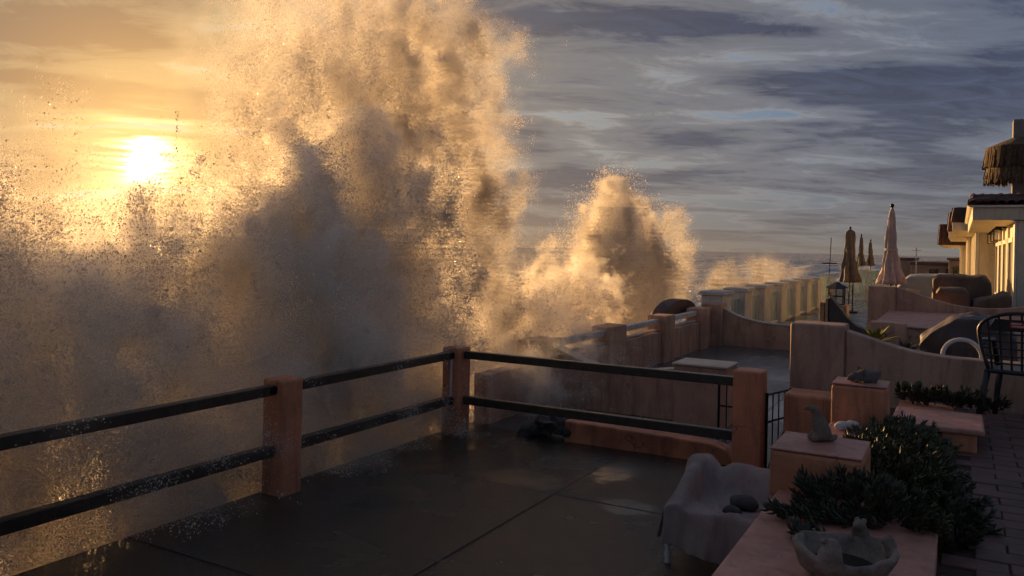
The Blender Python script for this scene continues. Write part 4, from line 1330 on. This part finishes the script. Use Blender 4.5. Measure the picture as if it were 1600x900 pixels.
# ================================================================== BREAKING WAVES
def spray_mats():
    # mist: air full of fine droplets; scatters mostly forwards
    def mist(name, dens, g_, col=(0.992, 0.968, 0.925)):
        m = bpy.data.materials.new(name)
        m.use_nodes = True
        t = m.node_tree
        t.nodes.clear()
        g = NT(t)
        at = g.n('ShaderNodeAttribute', dict(attribute_name='density')).outputs['Fac']
        pv = g.n('ShaderNodeVolumePrincipled', Color=(*col, 1), Density=g.math('MULTIPLY', at, dens), Anisotropy=g_)
        pv.inputs['Density Attribute'].default_value = ''
        g.n('ShaderNodeOutputMaterial', Volume=pv.outputs[0])
        MATS[name] = m
    mist('mist', MIST_DENSITY, MIST_G)
    m = bpy.data.materials.new('droplet')
    m.use_nodes = True
    t = m.node_tree
    t.nodes.clear()
    g = NT(t)
    a = g.n('ShaderNodeBsdfDiffuse', Color=(0.80, 0.745, 0.66, 1)).outputs[0]
    b = g.n('ShaderNodeBsdfTranslucent', Color=(0.88, 0.82, 0.72, 1)).outputs[0]
    c = g.n('ShaderNodeBsdfGlossy', Color=(0.9, 0.9, 0.9, 1), Roughness=0.15).outputs[0]
    ab = g.n('ShaderNodeMixShader', i0=0.72, i1=a, i2=b).outputs[0]
    abc = g.n('ShaderNodeMixShader', i0=0.12, i1=ab, i2=c).outputs[0]
    g.n('ShaderNodeOutputMaterial', Surface=abc)
    MATS['droplet'] = m
MIST_DENSITY = 3.4
MIST_G = 0.45
spray_mats()

def fft_noise(shape, power, seed, vox, L0, tall=1.0):
    """fractal noise, unit variance; nothing larger than about L0 metres"""
    r = np.random.default_rng(seed)
    f = np.fft.rfftn(r.standard_normal(shape).astype(np.float32))
    k = np.sqrt((np.fft.fftfreq(shape[0])[:, None, None]) ** 2 + (np.fft.fftfreq(shape[1])[None, :, None]) ** 2 + (tall * np.fft.rfftfreq(shape[2])[None, None, :]) ** 2) / vox
    f *= (k ** 2 + (1 / L0) ** 2) ** (-power / 2)
    n = np.fft.irfftn(f, s=shape, axes=(0, 1, 2)).astype(np.float32)
    n -= n.mean()
    return n / n.std()

def wave_spray(name, label, lo, hi, vox, blobs, seed, n_drop, drop=(0.006, 0.5), L0=1.2, warp=0.28, dmax=0.05, clumps=0, dry=False, jets=0, fine=0, fine_r=0.0036):
    """blobs: (x, y, z, rx(along coast/sea), rz, amount, softness). Fills a density grid, makes the mist a real
    volume and strews droplets through it and round its edges."""
    lo, hi = np.array(lo, float), np.array(hi, float)
    res = np.maximum(2, np.round((hi - lo) / vox).astype(int) + 1)
    hi = lo + (res - 1) * vox
    ax = [np.linspace(lo[i], hi[i], res[i], dtype=np.float32) for i in range(3)]
    nz = [fft_noise(tuple(res), 2.35, seed + i, vox, L0) * warp for i in range(3)]
    for i in range(3):
        nz[i] += fft_noise(tuple(res), 2.0, seed + 20 + i, vox, 0.35) * warp * 0.32
    nz1 = fft_noise(tuple(res), 2.4, seed + 7, vox, L0 * 0.9, 2.0)
    nz2 = fft_noise(tuple(res), 2.3, seed + 9, vox, L0 * 0.8, 2.6)
    core = np.zeros(tuple(res), np.float32)
    halo = np.zeros(tuple(res), np.float32)
    for (x, y, z, r, rz, am, soft) in blobs:
        R = 2.6 * max(r, 0.1) * (1.3 if soft else 1.0) + 2.5 * warp
        Rz = 2.6 * max(rz, 0.1) * (1.3 if soft else 1.0) + 2.5 * warp
        sl = []
        for i, (c, q) in enumerate(((x, R), (y, R), (z, Rz))):
            a = max(0, int((c - q - lo[i]) / vox)); b = min(res[i], int((c + q - lo[i]) / vox) + 2)
            sl.append(slice(a, max(a, b)))
        if any(s.stop <= s.start for s in sl):
            continue
        sl = tuple(sl)
        X = ax[0][sl[0]][:, None, None] + nz[0][sl] - x
        Y = ax[1][sl[1]][None, :, None] + nz[1][sl] - y
        Z = ax[2][sl[2]][None, None, :] + nz[2][sl] - z
        q = (X * X + Y * Y) / (r * r) + Z * Z / (rz * rz)
        if soft:
            core[sl] += am * np.exp(-1.5 * q)
        else:
            s = np.clip((1.15 - np.sqrt(q)) / 0.26, 0, 1)
            core[sl] = np.maximum(core[sl], 1.5 * am * s * s * (3 - 2 * s))
        halo[sl] = np.maximum(halo[sl], am * np.exp(-0.75 * q))
    dens = core * np.clip(1 + 0.45 * nz1, 0.10, 2.2)
    for i in range(3):                       # fade out before the box ends
        e = np.ones(res[i], np.float32)
        k = min(6, res[i] // 3)
        e[:k] = np.linspace(0, 1, k); e[-k:] = np.linspace(1, 0, k)
        if i == 2:
            e[:k] = 1
        sh = [1, 1, 1]; sh[i] = -1
        dens *= e.reshape(sh); halo *= e.reshape(sh)
    if dry:                                  # the wind lets little of it in over the dry side of the railing
        xx, yy = ax[0][:, None, None] + 0.5 * nz[0], ax[1][None, :, None] + 0.5 * nz[1]
        k = np.clip((-5.02 - xx) / 0.35, 0, 1)
        k = np.maximum(k, np.clip((yy - 8.6) / 0.5, 0, 1))
        dens *= k; halo *= k ** 2; core *= k
    dens[dens < 0.004] = 0
    # ---- droplets: thin shells and tatters round the dense parts
    edge = np.clip(dens / 0.5, 0, 1) * np.clip(1.15 - dens, 0, 1)
    w = (np.minimum(halo, 0.6) ** 1.6 + 0.9 * edge) * np.exp(0.9 * nz2) * np.clip(1.1 - core, 0.12, 1) * (halo > 0.04)
    p = w.ravel().astype(np.float64)
    p /= p.sum()
    rng = np.random.default_rng(seed + 50)
    idx = rng.choice(p.size, n_drop, p=p)
    i, j, k = np.unravel_index(idx, tuple(res))
    c = np.stack([lo[0] + i * vox, lo[1] + j * vox, lo[2] + k * vox], -1) + rng.uniform(-0.75, 0.75, (n_drop, 3)) * vox
    if clumps:                               # torn gobs of water along the edges of the dense parts
        pe = (edge * np.exp(2.2 * nz2) * (halo > 0.2)).ravel().astype(np.float64)
        pe /= pe.sum()
        ie = rng.choice(pe.size, clumps, p=pe)
        ce = np.stack(np.unravel_index(ie, tuple(res)), -1) * vox + lo + rng.normal(0, 0.9, (clumps, 3)) * vox
        c[:clumps] = ce
    if jets:                                 # strings of water thrown along arcs from the crests
        pj = (edge * (halo > 0.25) * (ax[2][None, None, :] > 1.0)).ravel().astype(np.float64)
        pj /= pj.sum()
        s0 = np.stack(np.unravel_index(rng.choice(pj.size, jets, p=pj), tuple(res)), -1) * vox + lo
        mid = (lo + hi) / 2
        per = 90
        v0 = rng.normal(0, 1.3, (jets, 3)) + np.array([0.3, 0, 2.2])
        tt = rng.uniform(0, 1, (jets, per)) ** 0.8 * rng.uniform(0.15, 0.42, (jets, 1))
        cj = s0[:, None, :] + v0[:, None, :] * tt[..., None] + np.array([0, 0, -4.9]) * (tt ** 2)[..., None] + rng.normal(0, 0.010, (jets, per, 3)) * (1 + 4 * tt[..., None])
        c[clumps:clumps + jets * per] = cj.reshape(-1, 3)
    rad = np.clip(drop[0] * np.exp(rng.normal(0, drop[1], n_drop)), 0.0025, dmax)
    if clumps:
        rad[:clumps] = np.clip(0.0072 * np.exp(rng.normal(0, 0.35, clumps)), 0.004, 0.02)
    tet = np.array([[1, 1, 1], [-1, -1, 1], [-1, 1, -1], [1, -1, -1]], float) / math.sqrt(3) * 1.25
    q = rng.normal(size=(n_drop, 4)); q /= np.linalg.norm(q, axis=1)[:, None]
    a, b, cc, d = q.T
    Rm = np.stack([1 - 2 * (cc * cc + d * d), 2 * (b * cc - d * a), 2 * (b * d + cc * a), 2 * (b * cc + d * a), 1 - 2 * (b * b + d * d), 2 * (cc * d - b * a), 2 * (b * d - cc * a), 2 * (cc * d + b * a), 1 - 2 * (b * b + cc * cc)], -1).reshape(-1, 3, 3)
    V = np.einsum('nij,kj->nki', Rm, tet) * rad[:, None, None]
    V[:, :, 2] *= rng.uniform(0.9, 1.6, n_drop)[:, None]
    V += c[:, None, :]
    me = bpy.data.meshes.new(name)
    nv, nf = n_drop * 4, n_drop * 4
    me.vertices.add(nv)
    me.vertices.foreach_set('co', V.reshape(-1).astype(np.float32))
    tri = np.array([[0, 1, 2], [0, 3, 1], [0, 2, 3], [1, 3, 2]])
    F = (np.arange(n_drop)[:, None, None] * 4 + tri[None]).reshape(-1)
    me.loops.add(nf * 3)
    me.loops.foreach_set('vertex_index', F.astype(np.int32))
    me.polygons.add(nf)
    me.polygons.foreach_set('loop_start', np.arange(nf, dtype=np.int32) * 3)
    me.update(calc_edges=True)
    me.materials.append(MATS['droplet'])
    o = bpy.data.objects.new(name, me)
    COL.objects.link(o)
    tag(o, label, 'wave spray', kind='stuff')
    if fine:                                 # the fine drops, far too many to model one by one: points drawn as little spheres
        idx = rng.choice(p.size, fine, p=p)
        cf = np.stack(np.unravel_index(idx, tuple(res)), -1) * vox + lo + rng.uniform(-0.6, 0.6, (fine, 3)) * vox
        fm = bpy.data.meshes.new('fine_drops')
        fm.vertices.add(fine)
        fm.vertices.foreach_set('co', cf.astype(np.float32).reshape(-1))
        fa = fm.attributes.new('r', 'FLOAT', 'POINT')
        fa.data.foreach_set('value', np.clip(fine_r * np.exp(rng.normal(0, 0.35, fine)), 0.0015, 0.012).astype(np.float32))
        fm.materials.append(MATS['droplet'])
        fo = bpy.data.objects.new('fine_drops', fm)
        COL.objects.link(fo)
        fo.parent = o
        fo['kind'] = 'stuff'
        gt = bpy.data.node_groups.new('fine_drops', 'GeometryNodeTree')
        gt.interface.new_socket('Geometry', in_out='INPUT', socket_type='NodeSocketGeometry')
        gt.interface.new_socket('Geometry', in_out='OUTPUT', socket_type='NodeSocketGeometry')
        gi, go = gt.nodes.new('NodeGroupInput'), gt.nodes.new('NodeGroupOutput')
        mp = gt.nodes.new('GeometryNodeMeshToPoints')
        na = gt.nodes.new('GeometryNodeInputNamedAttribute')
        na.data_type = 'FLOAT'
        na.inputs[0].default_value = 'r'
        st_ = gt.nodes.new('GeometryNodeSetMaterial')
        st_.inputs['Material'].default_value = MATS['droplet']
        gt.links.new(gi.outputs[0], mp.inputs[0])
        gt.links.new(na.outputs[0], mp.inputs['Radius'])
        gt.links.new(mp.outputs[0], st_.inputs[0])
        gt.links.new(st_.outputs[0], go.inputs[0])
        fo.modifiers.new('points', 'NODES').node_group = gt
    # ---- mist volume: the grid is handed to a Volume Cube
    vm = bpy.data.meshes.new('mist')
    n = int(np.prod(res))
    vm.vertices.add(n)
    at = vm.attributes.new('d', 'FLOAT', 'POINT')
    at.data.foreach_set('value', dens.reshape(-1))
    vm.materials.append(MATS['mist'])
    vo = bpy.data.objects.new('mist', vm)
    COL.objects.link(vo)
    vo.parent = o
    vo['kind'] = 'stuff'
    gt = bpy.data.node_groups.new('mist', 'GeometryNodeTree')
    gt.interface.new_socket('Geometry', in_out='INPUT', socket_type='NodeSocketGeometry')
    gt.interface.new_socket('Geometry', in_out='OUTPUT', socket_type='NodeSocketGeometry')
    g = NT(gt)
    gi, go = gt.nodes.new('NodeGroupInput'), gt.nodes.new('NodeGroupOutput')
    pos = gt.nodes.new('GeometryNodeInputPosition').outputs[0]
    v = g.vec('FLOOR', g.vec('ADD', g.vec('DIVIDE', g.vec('SUBTRACT', pos, tuple(lo)), (vox, vox, vox)), (0.5, 0.5, 0.5)))
    f = g.vec('DOT_PRODUCT', v, (float(res[1] * res[2]), float(res[2]), 1.0), out=1)
    fi = gt.nodes.new('FunctionNodeFloatToInt')
    fi.rounding_mode = 'ROUND'
    gt.links.new(f, fi.inputs[0])
    na = gt.nodes.new('GeometryNodeInputNamedAttribute')
    na.data_type = 'FLOAT'
    na.inputs[0].default_value = 'd'
    si = gt.nodes.new('GeometryNodeSampleIndex')
    si.data_type = 'FLOAT'
    si.domain = 'POINT'
    si.clamp = True
    gt.links.new(gi.outputs[0], si.inputs[0])
    gt.links.new(na.outputs[0], si.inputs['Value'])
    gt.links.new(fi.outputs[0], si.inputs['Index'])
    vc = gt.nodes.new('GeometryNodeVolumeCube')
    gt.links.new(si.outputs[0], vc.inputs['Density'])
    vc.inputs['Min'].default_value = tuple(lo)
    vc.inputs['Max'].default_value = tuple(hi)
    for q, nm in enumerate(('Resolution X', 'Resolution Y', 'Resolution Z')):
        vc.inputs[nm].default_value = int(res[q])
    sm = gt.nodes.new('GeometryNodeSetMaterial')
    sm.inputs['Material'].default_value = MATS['mist']
    gt.links.new(vc.outputs[0], sm.inputs[0])
    gt.links.new(sm.outputs[0], go.inputs[0])
    md = vo.modifiers.new('mist', 'NODES')
    md.node_group = gt
    return o

def blob(px, py, x, r_px, am, soft=0, rzf=1.0):
    """a puff seen at that pixel, standing over the sea at X = x; r_px its radius as seen"""
    p = onx(px, py, x)
    d = p.dot(VIEW)
    r = r_px / F_PX * d
    return (p.x, p.y, p.z, r, r * rzf, am, soft)

# the great wave hitting the wall in front of the railing
main = []
for px, py, x, r, am in [
        # left shoulder
        (40, 500, -7.2, 95, 1.0), (150, 440, -7.4, 85, 1.0), (235, 400, -7.6, 62, 0.9), (290, 400, -7.6, 62, 0.9), (310, 450, -7.4, 85, 1.0),
        (70, 600, -7.0, 120, 0.9), (200, 560, -7.2, 120, 1.0), (330, 560, -7.3, 110, 1.0), (60, 420, -7.6, 40, 0.5), (215, 330, -7.8, 34, 0.45),
        (100, 410, -7.5, 62, 0.8), (165, 365, -7.7, 50, 0.7), (250, 350, -7.8, 40, 0.6), (300, 365, -7.7, 42, 0.7),
        # central tower
        (650, 345, -7.6, 46, 0.8), (600, 235, -7.9, 44, 0.6), (545, 235, -7.9, 50, 0.8), (420, 350, -7.8, 60, 0.9),
        (520, 270, -7.8, 72, 1.0), (455, 320, -7.8, 62, 0.9), (590, 285, -7.8, 58, 0.9), (405, 300, -7.9, 34, 0.6), (560, 370, -7.6, 105, 1.0), (440, 410, -7.5, 100, 1.0),
        (620, 440, -7.4, 66, 1.0), (655, 470, -7.2, 42, 0.9), (500, 500, -7.3, 130, 1.0), (620, 530, -7.1, 75, 0.9), (380, 500, -7.2, 100, 1.0),
        # torn arm above it
        (690, 235, -7.9, 40, 0.17), (655, 180, -7.9, 44, 0.15), (690, 170, -8.0, 30, 0.14), (625, 90, -8.0, 44, 0.12), (660, 60, -8.1, 44, 0.10), (640, 0, -8.2, 50, 0.10),
        # low burst to the right
        (905, 465, -7.0, 44, 0.75), (860, 480, -7.0, 52, 0.6), (800, 510, -6.8, 62, 0.6), (850, 550, -6.2, 62, 0.45), (770, 540, -6.6, 55, 0.35),
        # water thrown over the wall on to the neighbour's terrace
        (905, 560, -4.8, 38, 0.24), (850, 590, -4.75, 52, 0.26), (785, 580, -5.1, 52, 0.24), (890, 625, -4.4, 30, 0.12), (775, 635, -4.95, 40, 0.12), (935, 540, -4.8, 28, 0.20)]:
    main.append(blob(px, py, x, r, am))
for px, py, x, r, am, rz in [
        # gold mist drifting off the crest
        (715, 60, -8.4, 82, 0.10, 1.3), (730, 170, -8.3, 66, 0.11, 1.3), (735, 300, -8.1, 60, 0.16, 1.4), (725, 410, -7.9, 62, 0.24, 1.2), (560, 70, -8.6, 115, 0.08, 1.2),
        (460, 110, -8.7, 130, 0.09, 1.0), (620, 170, -8.4, 95, 0.10, 1.2), (80, 270, -8.2, 95, 0.06, 0.8), (330, 340, -8.2, 60, 0.12, 0.8), (770, 40, -8.6, 45, 0.12, 1.6), (770, 480, -7.4, 50, 0.22, 1.0),
        # thick low air behind and through the railing
        (80, 720, -6.6, 170, 0.34, 0.9), (300, 680, -6.6, 170, 0.34, 0.9), (520, 640, -6.6, 150, 0.34, 0.9), (650, 590, -6.6, 90, 0.24, 0.9), (830, 590, -5.6, 90, 0.10, 0.8),
        (150, 850, -6.4, 200, 0.30, 0.9), (380, 790, -6.4, 170, 0.30, 0.9), (560, 720, -6.4, 130, 0.26, 0.9), (720, 670, -6.0, 80, 0.10, 0.9), (-120, 600, -6.8, 220, 0.5, 1.0), (930, 560, -6.2, 50, 0.15, 0.9)]:
    main.append(blob(px, py, x, r, am, 1, rz))
wave_spray('wave_spray', 'towering backlit burst of sea spray breaking over the railing', (-11.0, -0.5, -1.6), (-3.7, 18.6, 6.8), 0.08, main, 21, 420000, (0.0036, 0.42), dmax=0.012, clumps=60000, dry=True, jets=700, fine=2200000)

# second plume further along the wall, and the spindrift beyond the white pillars
b2 = []
for px, py, r, am, soft in [(962, 345, 38, 0.75, 0), (952, 400, 42, 0.8, 0), (985, 420, 48, 1.0, 0), (992, 370, 30, 0.7, 0), (1008, 450, 34, 0.9, 0), (975, 470, 52, 0.8, 0), (958, 305, 24, 0.5, 0),
                            (945, 370, 40, 0.22, 1), (1050, 355, 24, 0.16, 1), (1068, 400, 20, 0.18, 1), (1050, 450, 26, 0.22, 1), (925, 440, 34, 0.26, 1), (945, 500, 52, 0.3, 1)]:
    b2.append(blob(px, py, -8.6, r, am, soft, 1.25))
wave_spray('wave_spray', 'smaller golden plume of spray rising behind the neighbour sea wall', (-11.5, 13.5, -1.5), (-6.0, 33.0, 5.6), 0.11, b2, 41, 70000, (0.006, 0.4), L0=0.9, warp=0.11, fine=220000, fine_r=0.006)
b3 = []
for px, py, x, r, am in [(1200, 432, -13, 32, 0.09), (1140, 440, -14, 40, 0.08), (1235, 438, -12, 22, 0.07), (1180, 425, -16, 30, 0.04), (1070, 450, -13, 30, 0.06)]:
    b3.append(blob(px, py, x, r, am, 1, 0.55))
wave_spray('wave_spray', 'low golden spindrift over the sea behind the white pillars', (-26, 28, -3.4), (-6.6, 88, 3.5), 0.32, b3, 61, 9000, (0.02, 0.4), L0=2.5, warp=0.5)
